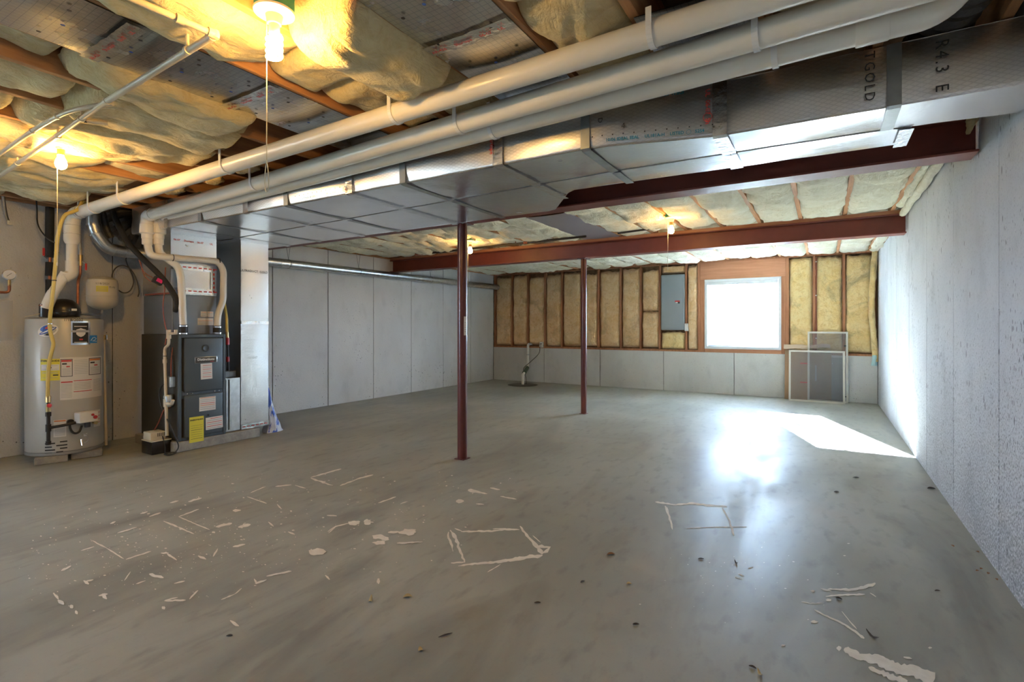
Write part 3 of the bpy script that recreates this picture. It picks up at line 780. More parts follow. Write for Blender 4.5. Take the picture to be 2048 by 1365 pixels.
for k in range(9):
    a, b = studs[k]+.021, studs[k+1]-.021
    zt = 2.30+.035*math.sin(k*2.1)
    if k == 8:
        wall_batt(a, b, 1.50, zt, 'upper tan wall batt left of the grey electric panel', M['batt_wall'], 31.3)
        wall_batt(a, b, .80, 1.49, 'lower tan wall batt left of the grey electric panel', M['batt_wall'], 33.1, .045)
    else:
        wall_batt(a, b, ZK+.05+.01*(k % 3), zt, f'tall tan wall batt, {ORD[k]} stud bay from the left back corner', M['batt_wall'], 5.7*k+2, .03+.012*(k % 3))
wall_batt(-2.62, -2.175, 2.20, 2.335, 'small tan batt piece above the electric panel', M['batt_wall'], 71.5, .02)
wall_batt(-2.62, -2.175, .775, 1.10, 'short tan wall batt under the electric panel', M['batt_dirty'], 74.5, .05)
wall_batt(-2.135, -1.955, .775, 2.33, 'narrow curled wall batt between electric panel and window', M['batt_wall'], 77.5, .055)
wall_batt(-.485, -.147, .78, 2.34, 'yellow wall batt just right of the window', M['batt_dirty'], 81.2, .03)
wall_batt(-.105, .263, .78, 2.34, 'yellow wall batt with a blackened top behind the screens', M['batt_dirty'], 85.9, .03)
wall_batt(.305, .66, .78, 2.34, 'yellow wall batt beside the right back corner', M['batt_dirty'], 91.7, .035)
# loose strip hanging in the corner
def fn(u, v):
    a = 2*math.pi*u; z = .66+1.72*v
    r = .045+.016*nz(z*4, math.cos(a), math.sin(a))+.012*nz(z*12, math.cos(a)*2, 3)
    return Vector((.665+.9*r*math.cos(a)+.025*math.sin(z*3), YB-.075+1.3*r*math.sin(a)+.02*nz(z*2, 1, 1), z))
cs = tag(MB().grid(fn, 14, 40).build('insulation_batt', M['batt_dirty'], ang=80), 'torn vertical batt strip hanging in the right back corner', 'insulation', 'wall insulation batts')
def fn(u, v):
    a = 2*math.pi*u; z = .60+.16*v
    r = .05+.02*nz(z*9, math.cos(a), math.sin(a)) - .02*v
    return Vector((.672+.8*r*math.cos(a), YB-.11+.9*r*math.sin(a), z))
MB().grid(fn, 14, 8).build('blue_wrapper', M['blue_wrap'], cs, ang=80)
# edge strip along the top of the right wall
def fn(u, v):
    a = 2*math.pi*u; y = Y1+.1+(Y2-Y1-.2)*v
    r = .032+.008*nz(y*5, math.cos(a), math.sin(a))
    return Vector((XR-.04+r*math.cos(a), y, 2.335+r*math.sin(a)+.012*nz(y*3, 2, 2)))
tag(MB().grid(fn, 10, 60).build('insulation_batt', M['batt_cool_lit'], ang=80), 'thin batt edge tucked along the top of the right wall', 'insulation', 'batts between the steel beams')
# torn tuft at the right end of the near beam
def fn(u, v):
    a = 2*math.pi*u; t = v
    r = .035*(1-.75*t)+.008*nz(t*6, math.cos(a), math.sin(a)*2)
    return Vector((XR-.035-.03*t+r*math.cos(a), 3.60-.02*t+r*math.sin(a), 2.345-.12*t))
tag(MB().grid(fn, 10, 10).build('insulation_tuft', M['batt'], ang=80), 'small yellow tuft hanging at the right end of the near beam', 'insulation')

# ------------------------------------------------------------------ foil sheets nailed under joist bays
def pan(x0, x1, y0, y1, label, seed, splices=(), marks=True, mt='foil_ceiling'):
    t = thing('foil_joist_panel', ((x0+x1)/2, (y0+y1)/2, ZJ-.006), label, 'foil sheet')
    nv = max(4, int((y1-y0)/.12))
    def fn(u, v):
        y = y0+(y1-y0)*v
        return Vector((x0+(x1-x0)*u, y, ZJ-.005-.010*math.sin(math.pi*u)*(.6+.4*nz(y*3, seed, 0))-.003*nz(u*3+seed, y*4, 0)))
    m = MB().grid(fn, 8, nv)
    n = len(m.v); m.v += [p + Vector((0,0,.003)) for p in m.v[:n]]; m.f += [tuple(i+n for i in f[::-1]) for f in m.f[:]]
    m.build('foil_sheet', M[mt], t)
    for y in splices:
        tp = MB().grid(lambda u, v: Vector((x0+(x1-x0)*u, y-.035+.07*v+.006*nz(u*9, v*2, seed), ZJ-.018-.004*math.sin(math.pi*u)-.003*nz(u*20, v*7, seed))), 20, 4).build('splice_tape', M['tape'], t)
        for q, (f, w_) in enumerate(((.15,'AR-426'),(.45,'Shurtape'),(.72,'06-07'),(.9,'UL'))):
            text('red_print', w_, .024, M['print_red'], tp, flat((x0+(x1-x0)*f, y+.0, ZJ-.028), (1,0,0), (0,-1,0)), .0006)
    if marks:
        random.seed(seed)
        y = y0+.12
        while y < y1-.1:
            for f in (.2, .5, .8):
                c = Vector((x0+(x1-x0)*f, y+random.uniform(-.02,.02), ZJ-.0205))
                MB().lathe([(.008,0),(.008,.0004)], c, 8).build('printed_mark', M['print_blue'] if f == .5 else M['print_black'], t, smooth=False)
            y += .22
    return t
pan(-2.72, -2.27, .2, 2.36, 'long foil sheet under a joist bay left of the near bulb', 3, (.93, 1.52))
pan(-1.43, -1.02, .2, 2.36, 'gridded foil sheet with red tape left of the pipe crossing', 5, (1.66,))
pan(-.617, -.211, 1.90, 2.40, 'short bright foil sheet above the pipes at right', 7)
pan(-2.74, -2.25, 4.78, Y2-.12, 'bare grey sheet between the batts above the far beam', 9, (), False, 'grey_sheet')

# ------------------------------------------------------------------ trunk ducts
def lerp_tab(tab):
    def f(x):
        if x <= tab[0][0]: return tab[0][1]
        for (a, ya), (b, yb) in zip(tab[:-1], tab[1:]):
            if x <= b: return ya+(yb-ya)*(x-a)/(b-a)
        return tab[-1][1]
    return f
yf = lerp_tab([(-5.3,2.35),(-3.5,2.40),(-1.10,2.43),(-.95,2.45),(-.42,2.60),(.25,2.625),(.72,2.64)])
ym = lerp_tab([(-5.9,3.02),(-3.5,2.965),(-1.5,2.88),(-1.0,2.865),(.0,2.905),(.25,2.915),(.36,2.95),(.72,2.99)])
yr = lerp_tab([(-5.9,3.615),(-1.80,3.60),(-1.45,3.13),(-1.0,3.145),(.35,3.20)])
DZ0, DZ1 = 2.115, 2.37
def trunk(name, label, x0, x1, fa, fb, cuts, straps, tapes, front):
    t = thing(name, ((x0+x1)/2, (fa(0)+fb(0))/2, DZ0), label, 'duct')
    xs = [x0] + [c for c in cuts if x0 < c < x1] + [x1]
    for si, (a, b) in enumerate(zip(xs[:-1], xs[1:])):
        n = max(4, int((b-a)/.07))
        g_ = .0025
        def X(u): return a+g_+(b-a-2*g_)*u
        def bul(u, v): return math.sin(math.pi*u)**.7*math.sin(math.pi*v)**.7
        if front:
            def fs(u, v):
                x = X(u); z = DZ0+.012+(DZ1-DZ0-.012)*v
                return Vector((x, fa(x)-.014*bul(u, v)-.006*nz(x*5, z*9, si), z))
            m = MB().grid(fs, n, 10)
            def fc(u, v):          # rounded lower edge
                x = X(u); q = math.pi/2*v
                return Vector((x, fa(x)+.012-.012*math.cos(q)-.006*nz(x*5, (DZ0+.012)*9, si)*(1-v), DZ0+.012-.012*math.sin(q)))
            m.grid(fc, n, 3)
            m.build('side_board', M['foil_face'], t)
        def fbm(u, v):
            x = X(u); y = fa(x)+.012+(fb(x)-fa(x)-.016)*v
            return Vector((x, y, DZ0-.007*bul(u, v)-.0035*nz(x*4, y*6, si+5)))
        MB().grid(fbm, n, 8).build('bottom_board', M['foil_bottom'], t)
        m = MB()
        m.grid(lambda u, v: Vector((X(u), fb(X(u))-.004, DZ0+(DZ1-DZ0)*v)), n, 2)
        m.grid(lambda u, v: Vector((X(u), fa(X(u))+(fb(X(u))-fa(X(u))-.004)*v, DZ1)), n, 2)
        if not front: m.grid(lambda u, v: Vector((X(u), fa(X(u))+.004, DZ0+(DZ1-DZ0)*v)), n, 2)
        m.build('back_board', M['foil_face'], t)
    for x, w, mt, nm in [(x, .05, 'strap', 'strap') for x in straps] + [(x, .065, 'tape', 'foil_tape') for x in tapes]:
        if not (x0-.01 < x < x1+.01): continue
        cr = .003 if nm == 'foil_tape' else .0
        m = MB()
        def off(u, v): return cr*nz(u*14+x*3, v*5, 1)
        m.grid(lambda u, v: Vector((x-w/2+w*v, fa(x)+.010+(fb(x)-fa(x)-.014)*u, DZ0-.009-.001-off(u, v))), 14, 3)
        if front:
            m.grid(lambda u, v: Vector((x-w/2+w*v, fa(x)-.016+.0+off(u, v), DZ0-.004+(DZ1-DZ0)*u)), 14, 3)
            m.grid(lambda u, v: Vector((x-w/2+w*v, fa(x)-.016+.026*u, DZ0-.004-.006*u)), 2, 3)
        m.build(nm, M[mt], t)
    return t
STR = [-4.60, -3.45, -2.28, -1.04, .25]
TAP = [-5.15, -3.95, -2.77, -1.565, -.42]
d1 = trunk('trunk_duct', 'foil-faced main duct with straps and lettering beside the white pipes', -5.85, XR-.006, yf, lambda x: ym(x)-.004, TAP, STR, TAP, True)
d2 = trunk('trunk_duct', 'foil return duct running against the near red beam', -5.85, .345, lambda x: ym(x)+.004, yr, TAP, STR[:-1], TAP, False)
MB().grid(lambda u, v: Vector((.347, ym(.34)+(yr(.34)-ym(.34))*u, DZ0-.004+(DZ1-DZ0)*v)), 4, 4).build('end_cap', M['tape'], d2)
MB().grid(lambda u, v: Vector((.30+.055*u, ym(.3)+.004+(yr(.34)-ym(.3)-.004)*v, DZ0-.012-.003*nz(u*8, v*14, 2))), 6, 14).build('foil_tape', M['tape'], d2)
MB().grid(lambda u, v: Vector((-5.851, yf(-5.8)+.01+(3.6-yf(-5.8))*u, DZ0+(DZ1-DZ0)*v)), 4, 2).build('end_board', M['foil_face'], d1)
def on_front(x, z, lift=.022): return flat((x, yf(x)-lift, z), (1,0,0), (0,0,1))
def down_front(x, z, lift=.024): return flat((x, yf(x)-lift, z), (0,0,-1), (1,0,0))
text('black_print', 'GOLD', .052, M['print_black'], d1, down_front(.165, 2.225), spacing=1.25)
text('black_print', 'T', .052, M['print_black'], d1, down_front(.165, 2.335))
text('black_print', 'R4.3', .060, M['print_black'], d1, down_front(.40, 2.27), spacing=1.25)
text('black_print', 'E', .060, M['print_black'], d1, down_front(.40, 2.145))
text('black_print', '4', .04, M['print_black'], d1, on_front(-.85, 2.20))
text('black_print', 'D', .035, M['print_black'], d1, down_front(-.96, 2.24))
def slope_front(x, z, flip=1, lift=.024):
    d = Vector((.1, yf(x+.05)-yf(x-.05), 0)).normalized()
    return flat((x, yf(x)-lift, z), d*flip, (0,0,flip))
for xx, w_ in ((-.855, '10/06 IDEAL SEAL'), (-.705, 'UL181A-H'), (-.605, 'LISTED'), (-.505, '5254')):
    text('teal_print', w_, .0215, M['print_teal'], d1, slope_front(xx, 2.138, lift=.021), .0005)
m = MB(); m.tube([Vector((-.553+.011*math.cos(a*math.pi/8), yf(-.553)-.022, 2.138+.011*math.sin(a*math.pi/8))) for a in range(16)], .001, 4, closed=True)
m.build('teal_ring_mark', M['print_teal'], d1)
text('teal_print', 'IDEAL SEAL 10/06', .0235, M['print_teal'], d1, slope_front(-.66, 2.335, -1, lift=.021), .0005)
text('teal_print', '10/06 IDEAL SEAL', .0235, M['print_teal'], d1, slope_front(-2.96, 2.137, -1), .0005)
text('teal_print', 'UL181A-H LISTED', .0235, M['print_teal'], d1, slope_front(-3.20, 2.137, -1), .0005)
m = MB()
for k in range(12):
    for xx in (-1.0+.05*k, -3.33+.048*k):
        m.obox((xx, yf(xx)-.0215, 2.163), (1,0,0), (0,0,1), (0,1,0), .003, .003, .0004)
o = m.build('punched_dots', M['print_black'], d1, smooth=False)
text('red_print', 'Shurtape', .034, M['print_red'], d1, down_front(-1.60, 2.235), .0008)
text('red_print', 'UL  06-07  Sh', .030, M['print_red'], d1, down_front(-.47, 2.25), .0008)
text('red_print', 'UL', .018, M['print_red'], d1, on_front(-2.80, 2.14), .0006)
m = MB(); m.tube([Vector((-.47+.02*math.cos(a*math.pi/8), yf(-.47)-.025, 2.20+.02*math.sin(a*math.pi/8))) for a in range(16)], .0015, 4, closed=True)
m.build('red_ring_mark', M['print_red'], d1)
m = MB(); m.tube([Vector((-2.80+.015*math.cos(a*math.pi/8), yf(-2.8)-.025, 2.14+.015*math.sin(a*math.pi/8))) for a in range(16)], .0013, 4, closed=True)
m.build('red_ring_mark', M['print_red'], d1)
# dark flexible duct rising from the trunk at the right wall
fx = thing('flex_duct', (.42, 2.78, 2.372), 'dark jacketed flexible duct on top of the trunk beside the right wall', 'duct')
pth = smooth_path([(.40,2.80,2.373),(.40,2.78,2.42),(.43,2.68,2.475),(.47,2.50,2.50),(.48,2.25,2.50)], 8)
MB().tube(pth, [.105+.008*math.sin(i*1.9) for i in range(len(pth))], 20).build('jacket', M['darkbag'], fx)
MB().tube([(.40,2.80,2.371),(.40,2.80,2.386)], .118, 20).build('collar', M['strap'], fx)

# ------------------------------------------------------------------ white vent pipes overhead
def hook(t, p, r, tang, zt=ZJ, w=.022):
    """J-hook strap: band under the pipe and a tail up to the joist"""
    tang = Vector(tang).normalized(); p = Vector(p)
    side = Vector((tang.y, -tang.x, 0)).normalized()
    arc = [p + (side*math.cos(a)+Vector((0,0,1))*math.sin(a))*(r+.003) for a in [math.pi*1.0+math.pi*k/14*1.12 for k in range(-2, 14)]]
    m = MB()
    for a, b in zip(arc[:-1], arc[1:]):
        d = (b-a); m.obox((a+b)/2, tang, d, tang.cross(d), w/2, d.length/2*1.05, .0028)
    top = p - side*(r+.004)
    m.obox(Vector((top.x, top.y, (p.z+zt)/2)), tang, (0,0,1), side, w/2, max(.01, (zt-p.z)/2), .0025)
    m.build('hanger', M['white'], t)
def coupling(t, a, b, r, mt='pvc', nm='coupling'):
    MB().tube([a, Vector(a).lerp(Vector(b), .04), Vector(a).lerp(Vector(b), .96), b], [r*.96, r, r, r*.96], 24).build(nm, M[mt], t)
# A: the heater's vent
A0, A1 = Vector((.66, 1.925, 2.325)), Vector((-5.86, 1.90, 2.235))
def on(a, b, x): return a.lerp(b, (x-a.x)/(b.x-a.x))
va = thing('vent_pipe', (-2.6, 1.9, 2.22), 'upper white vent pipe running to the water heater', 'pipe')
rA = .050
MB().tube([A0, on(A0, A1, -5.80)], rA, 28).build('pipe_run', M['pvc'], va)
dn = Vector((-5.87, 1.885, 0))
MB().tube(fillet([on(A0, A1, -5.72), A1, (dn.x, dn.y, 2.12)], .10, 8), rA+.006, 24).build('elbow', M['pvc'], va)
for x in (-5.70, -5.735): MB().tube([on(A0, A1, x), on(A0, A1, x-.006)], rA+.0075, 24).build('print_ring', M['paper_grey'], va)
MB().lathe([(.056,2.05),(.061,2.055),(.061,2.125),(.056,2.13)], (dn.x, dn.y, 0), 24).build('coupling', M['pvc'], va)
MB().lathe([(.046,1.955),(.058,1.98),(.060,1.995),(.060,2.045),(.055,2.05)], (dn.x, dn.y, 0), 24).build('reducer', M['pvc'], va)
MB().cyl((dn.x, dn.y, 1.72), (dn.x, dn.y, 1.96), .042, n=24).build('pipe_drop', M['pvc'], va)
e0 = at(141, 525, X=-5.87); e1 = at(128, 556, X=-5.87); e2 = at(104, 590, X=-5.90); e3 = at(92, 606, X=-5.92)
MB().tube(fillet([(dn.x, dn.y, 1.80), (dn.x, dn.y, 1.68), e1], .08, 8), .047, 24).build('elbow', M['pvc'], va)
MB().tube([e1+(e0-e1)*.3, e2], .040, 24).build('pipe_diagonal', M['pvc'], va)
MB().tube(fillet([e2+(e1-e2)*.15, e2, e3-Vector((0,0,.05))], .05, 6), .044, 24).build('elbow', M['pvc'], va)
for x in (-.55, -1.86, -3.38, -4.86, -5.42): hook(va, on(A0, A1, x), rA, A1-A0)
# B and C: furnace intake and exhaust
B0, B1 = Vector((.60, 2.05, 2.285)), Vector((-5.38, 2.255, 2.235))
C0, C1 = Vector((.20, 2.232, 2.275)), Vector((-5.30, 2.29, 2.225))
B1 = at(296, 432, Z=2.235); C1 = at(319, 437, Z=2.225)
vb = thing('vent_pipe', (-2.4, 2.15, 2.2), 'middle white pipe dropping to the right collar of the furnace', 'pipe')
vc = thing('vent_pipe', (-2.4, 2.26, 2.2), 'lower white pipe nearest the foil duct, dropping to the left furnace collar', 'pipe')
rB = .051
for t, a, b in ((vb, B0, B1), (vc, C0, C1)):
    MB().tube([a, b.lerp(a, .02)], rB, 28).build('pipe_run', M['pvc'], t)
FXP = -5.40
def drop(t, b, px, yc0, yr0, pts, r2, xp, col):
    """big elbow, coupling, reducer and the thin pipe down to the furnace collar"""
    p0 = at(px, yc0, X=b.x); p1 = at(px, yr0, X=b.x)
    dirn = (B0-B1).normalized()
    MB().tube(fillet([b+dirn*.12, b, Vector((p0.x, p0.y, p0.z))], .11, 8), rB+.006, 24).build('elbow', M['pvc'], t)
    MB().lathe([(.056, p0.z-.075),(.062, p0.z-.07),(.062, p0.z+.01),(.056, p0.z+.015)], (p0.x, p0.y, 0), 24).build('coupling', M['pvc'], t)
    MB().lathe([(.038, p1.z),(.043, p1.z+.006),(.043, p1.z+.055),(.047, p1.z+.06),(.047, p1.z+.10),(.058, p0.z-.075)], (p0.x, p0.y, 0), 24).build('reducer', M['pvc'], t)
    P = [Vector((p0.x, p0.y, p1.z+.02))] + [at(x, y, X=xx) for x, y, xx in pts]
    MB().tube(fillet(P, .055, 8), r2, 20).build('pipe_drop', M['pvc'], t)
    return P
PB = drop(vb, B1, 294.6, 452, 490, [(300,512,-5.34),(436,523,-5.335),(447,540,-5.33),(446.5,602,-5.33),(436,628,-5.33),(434.5,657,-5.33)], .0315, FXP, 1)
PC = drop(vc, C1, 317, 452, 490, [(318,506,-5.37),(357,534,-5.36),(362,556,-5.345),(366.5,652,-5.33)], .033, FXP, 1)
for x, y0_, y1_ in ((434.5, 652, 668), (366.5, 650, 668)):
    tt = vb if x > 400 else vc
    a, b = at(x, y1_, X=-5.33), at(x, y0_, X=-5.33)
    MB().tube([(a.x, a.y, 1.122), (a.x, a.y, b.z)], .040, 20).build('rubber_coupling', M['black'], tt)
    for zz in (1.132, b.z-.012): MB().tube([(a.x, a.y, zz-.006), (a.x, a.y, zz+.006)], .0418, 20).build('hose_clamp', M['silver'], tt)
MB().tube([PB[2]-Vector((0,.0,0)), PB[2]+Vector((0,.008,0))], .037, 16).build('zip_tie', M['black'], vb)
q = at(344, 516, X=-5.338); MB().tube([q, q+Vector((0,.006,0))], .0345, 16).build('zip_tie', M['black'], vb)
for x in (-.21, -1.62, -3.55): hook(vb, on(B0, B1, x), rB, B1-B0)
for x in (-.16, -1.50): hook(vc, on(C0, C1, x), rB, C1-C0)
coupling(vc, C0, C0.lerp(C1, .018), .058)
MB().tube(fillet([C0-Vector((.02,0,0)), C0+Vector((.14,-.0,0)), C0+Vector((.22,-.06,.10)), C0+Vector((.24,-.08,.30))], .10, 8), rB+.004, 24).build('elbow', M['pvc'], vc)
sp = thing('riser_pipe', (-.07, 2.14, 2.34), 'short white pipe rising between the joists at top right', 'pipe')
MB().tube([(-.06,2.20,2.36),(-.06,2.20,2.60)], .045, 24).build('pipe_run', M['pvc'], sp)
MB().tube([(-.06,2.20,2.35),(-.06,2.20,2.42)], .051, 24).build('coupling', M['pvc'], sp)

# ------------------------------------------------------------------ water heater
HC = Vector((-6.0, 1.88, 0)); HR = .277; HA = math.atan2(-1.88, 6.0)
def hth(px): return HA + math.asin(max(-.995, min(.995, (px-126.5)/79.0)))
def hz(py): return 1.273 - (py-637)*.00442
def hp(a, z, r=HR): return Vector((HC.x+r*math.cos(a), HC.y+r*math.sin(a), z))
def hpatch(px0, px1, py0, py1, lift, n=10, th=.0012):
    """curved plate on the jacket, given by its place in the photograph"""
    a0, a1, z0, z1 = hth(px0), hth(px1), hz(py1), hz(py0)
    m = MB().grid(lambda u, v: hp(a0+(a1-a0)*u, z0+(z1-z0)*v, HR+lift), n, 1)
    return m
wh = thing('water_heater', HC, 'beige gas water heater with labels standing on concrete blocks', 'water heater')
MB().lathe([(HR-.012,.085),(HR,.095),(HR,1.255),(HR-.006,1.268),(HR-.02,1.272)], HC, 56).build('jacket', M['heater'], wh)
MB().lathe([(HR-.004,.062),(HR+.003,.066),(HR+.003,.088),(HR-.004,.092)], HC, 56).build('base_ring', M['heater_top'], wh)
MB().lathe([(HR-.03,1.271),(HR-.022,1.278),(.02,1.288),(.01,1.288)], HC, 48).build('lid', M['heater_top'], wh)
# maker's plate
b = hpatch(137, 175, 642, 691, .0012).build('maker_plate', M['silver'], wh)
hpatch(140, 171, 646, 687, .0018).build('black_field', M['print_black'], b)
def emb(px, py): return hp(hth(px), hz(py), HR+.0026)
MB().add([emb(*p) for p in ((147,660),(153,658),(156,656.5),(159,658),(166,660),(165,669),(161,673),(156,675),(151,673),(147,669))], [tuple(range(10))]).build('shield', M['paper'], b, smooth=False)
hpatch(138, 173, 661, 665.5, .0034).build('banner', M['paper_grey'], b)
hpatch(153, 160, 678.5, 681.5, .0026).build('red_tab', M['print_red'], b)
hpatch(143, 168, 652.5, 654, .0026).build('top_line', M['paper'], b); hpatch(143, 168, 685, 686.2, .0026).build('bottom_line', M['paper'], b)
# oval sticker with the flag colours, tilted
def oval(px, py, rx, ry, rot, lift, n=24):
    return MB().add([hp(hth(px+rx*math.cos(a)*math.cos(rot)-ry*math.sin(a)*math.sin(rot)), hz(py-(rx*math.cos(a)*math.sin(rot)+ry*math.sin(a))), HR+lift) for a in [2*math.pi*k/n for k in range(n)]], [tuple(range(n))])
b = oval(94, 661.5, 19.5, 11.5, .25, .002).build('oval_sticker', M['paper'], wh, smooth=False)
oval(90, 657, 11, 5.2, .35, .0028).build('blue_field', M['print_blue'], b, smooth=False)
oval(94, 655.5, 6, 2.2, .40, .0034).build('red_stripe', M['print_red'], b, smooth=False)
oval(94, 662, 17.5, 3.0, .42, .004).build('lettering_band', M['print_blue'], b, smooth=False)
oval(94, 661.8, 15, 1.2, .42, .0046).build('white_lettering', M['paper'], b, smooth=False)
oval(96, 669, 7, 2.4, .1, .0028).build('dark_field', M['print_black'], b, smooth=False)
b = hpatch(174, 189, 672, 688, .0022).build('blue_label', M['sky_blue'], wh)
m = MB().tube([emb(176, 683)+Vector((.001,0,0)), emb(180, 677), emb(184, 676), emb(187, 679), emb(184, 682), emb(179, 683.5), emb(188, 684.5)], .0025, 5).build('white_swirl', M['paper'], b)
def wrap(px, py, lift=.003):
    a0 = hth(px); z0 = hz(py); return lambda x, y: hp(a0+x/HR, z0+y, HR+lift)
text('date_writing', '1/18/2022', .034, M['print_black'], wh, wrap(142, 640.5))
b = hpatch(80, 116, 718, 761, .0016).build('energy_label', M['label_yellow'], wh)
hpatch(81, 115, 729, 741, .0022).build('white_band', M['paper'], b)
text('heading', 'ENERGYGUIDE', .020, M['print_black'], b, wrap(97, 722), .0008)
text('price', '$239', .018, M['print_black'], b, wrap(96, 735.5), .0006)
hpatch(103, 113, 749, 751.5, .0024).build('black_bar', M['print_black'], b)
for y in (731, 738, 744, 746, 755): hpatch(83, 112, y, y+.6, .0024).build('print_line', M['paper_grey'], b)
b = hpatch(116, 199.5, 716, 801, .0013, 20).build('warning_label', M['paper'], wh)
for x0, x1, hd in ((117, 140, 'print_red'), (172, 197, 'print_orange')):
    for a, c, d, e in ((x0, x1, 719, 720.2), (x0, x1, 753, 754.2), (x0, x0+1.2, 719, 754.2), (x1-1.2, x1, 719, 754.2)): hpatch(a, c, d, e, .0022, 6).build('black_frame', M['print_black'], b)
    hpatch(x0+1.6, x1-1.6, 720.6, 724.5, .0022).build('heading_bar', M[hd], b)
    hpatch(x0+3, x0+12, 727, 730, .0022).build('pictogram', M['print_black'], b); hpatch(x0+11, x0+18, 733, 735.4, .0022).build('pictogram', M['print_red'], b)
    for k in range(6): hpatch(x0+3, x1-3, 738+k*2.4, 738.7+k*2.4, .0022).build('print_line', M['paper_grey'], b)
for k in range(9): hpatch(143, 170, 722+k*3.4, 722.7+k*3.4, .0022).build('print_line', M['paper_grey'], b)
hpatch(118, 140, 764, 766.5, .0022).build('heading_bar', M['print_red'], b); hpatch(142, 178, 763, 764.4, .0022).build('red_rule', M['print_red'], b); hpatch(142, 178, 785, 786.4, .0022).build('red_rule', M['print_red'], b)
for k in range(10):
    hpatch(118, 139, 769+k*2.9, 769.8+k*2.9, .0022).build('print_line', M['paper_grey'], b)
    if k < 5: hpatch(143, 176, 768+k*3.1, 768.8+k*3.1, .0022).build('print_line', M['paper_grey'], b)
    hpatch(181, 197, 764+k*2.6, 764.8+k*2.6, .0022, 6).build('print_line', M['paper_grey'], b)
b = hpatch(104, 128, 840, 874, .0013).build('lighting_label', M['paper'], wh); hpatch(105, 127, 841, 843.5, .002).build('heading_bar', M['print_orange'], b)
for k in range(8): hpatch(106, 126, 852+k*2.6, 852.9+k*2.6, .002).build('print_line', M['paper_grey'], b)
b = hpatch(182, 196, 829, 864, .0013, 6).build('side_label', M['paper'], wh)
for k in range(4): hpatch(184, 195, 834+k*7, 835+k*7, .002, 4).build('print_line', M['print_red'], b)
# louvre slots
for px0, px1, y in ((88,107,886),(116,130,884),(88,101,893),(109,130,891),(88,107,899),(116,130,897),(88,101,905.5),(109,122,904)):
    hpatch(px0, px1, y-1.3, y+1.3, .0014).build('air_slot', M['print_black'], wh)
# burner access plate, control and gas train
hpatch(134, 166, 868, 897, .002).build('access_plate', M['heater'], wh)
ac = hth(161); rad = Vector((math.cos(ac), math.sin(ac), 0)); tan = Vector((-math.sin(ac), math.cos(ac), 0))
c = hp(ac, hz(838), HR+.045)
gv = MB().obox(c, rad, tan, (0,0,1), .048, .075, .048).build('gas_control', M['paper'], wh, bevel=.012, seg=2)
for dx, dzz, r in ((.025,.018,.011),(.045,-.006,.016)):
    p = c + rad*.049 + tan*dx + Vector((0,0,dzz)); MB().tube([p, p+rad*.008], r, 14).build('red_knob', M['red'], gv)
p = c + tan*.01 - Vector((0,0,.05)); MB().cyl(p, p-Vector((0,0,.045)), .022, n=14).build('drain_body', M['iron'], gv)
p = c + tan*.06 - Vector((0,0,.06))+rad*.0; MB().cyl(p, p+rad*.035, .017, n=14).build('brass_port', M['brass'], gv)
av = hth(99)
def hv(px, py, r=.045): return hp(hth(px), hz(py), HR+r)
pv = [hv(99, 830), hv(99, 884)]
MB().tube([hv(99, 802), hv(99, 884)], .014, 12).build('drip_leg', M['iron'], wh)
MB().tube([hv(99, 879), hv(99, 886)], .019, 12).build('drip_cap', M['iron'], wh)
MB().tube([hv(99, 846), hv(99, 860)], .020, 12).build('tee', M['iron'], wh)
MB().tube([hv(99, 853), hv(115, 851, .05), hv(130, 849, .055), hv(143, 847, .05)], .012, 12).build('gas_pipe', M['iron'], wh)
MB().tube(smooth_path([hv(133, 846, .03), hv(135, 860, .05), hv(141, 868, .055), hv(149, 866, .05), hv(154, 855, .04)], 5), .009, 8).build('flex_tube', M['black'], wh)
MB().lathe([(.0,0),(.024,0),(.026,.02),(.0,.022)], hv(134, 846, .005), 16, rad).build('sight_port', M['black'], wh)
MB().tube([hv(99, 822), hv(99, 830)], .021, 8).build('union', M['iron'], wh)
MB().tube([hv(99, 806), hv(99, 821)], .018, 10).build('gas_valve', M['brass'], wh)
MB().lathe([(.006,0),(.017,.002),(.017,.014),(.004,.018)], hv(101, 808.5, .062), 12, rad).build('valve_handle', M['red'], wh)
MB().tube([hv(98, 790, .04), hv(98.5, 803, .045)], .019, 10).build('gas_fitting', M['brass'], wh)
MB().tube(smooth_path([hv(156, 870, .02), hv(166, 878, .03), hv(166, 888, .03), hv(158, 894, .02)], 5), .004, 6).build('igniter_wire', M['paper_grey'], wh)
MB().tube([hv(156.5, 884, .01), hv(156.5, 896, .03)], .010, 10).build('drain_cock', M['silver'], wh)
MB().obox(hv(164, 876, .01), rad, tan, (0,0,1), .003, .013, .012).build('tag', M['paper'], wh)
# draft blower on top
bc = at(128, 620, X=-5.98); bc.z = 1.29
MB().lathe([(.11,0),(.118,.02),(.118,.07),(.10,.12),(.06,.155),(.02,.165)], bc, 28).build('blower_housing', M['black_gloss'], wh)
MB().lathe([(.122,.03),(.124,.035),(.124,.045),(.122,.05)], bc, 28).build('blower_rim', M['black_gloss'], wh)
oc = at(91, 620, X=-5.93)
MB().tube([(oc.x, oc.y, 1.285), (oc.x, oc.y, 1.40)], .045, 18).build('blower_outlet', M['black_gloss'], wh)
MB().tube([(oc.x, oc.y, 1.385), (oc.x, oc.y, 1.392)], .047, 18).build('clamp', M['copper'], wh)
MB().tube([(oc.x, oc.y, 1.32), (bc.x, bc.y, 1.32)], .05, 14).build('blower_neck', M['black_gloss'], wh)
MB().obox(at(148, 620, X=-5.87), (1,0,0), (0,1,0), (0,0,1), .006, .02, .01).build('white_tag', M['paper'], wh)
m = MB().tube(smooth_path([at(50, 634, X=-5.9), at(66, 631, X=-5.85), at(79, 628, X=-5.9)], 4), .004, 6).build('loose_wire', M['cream'], wh)
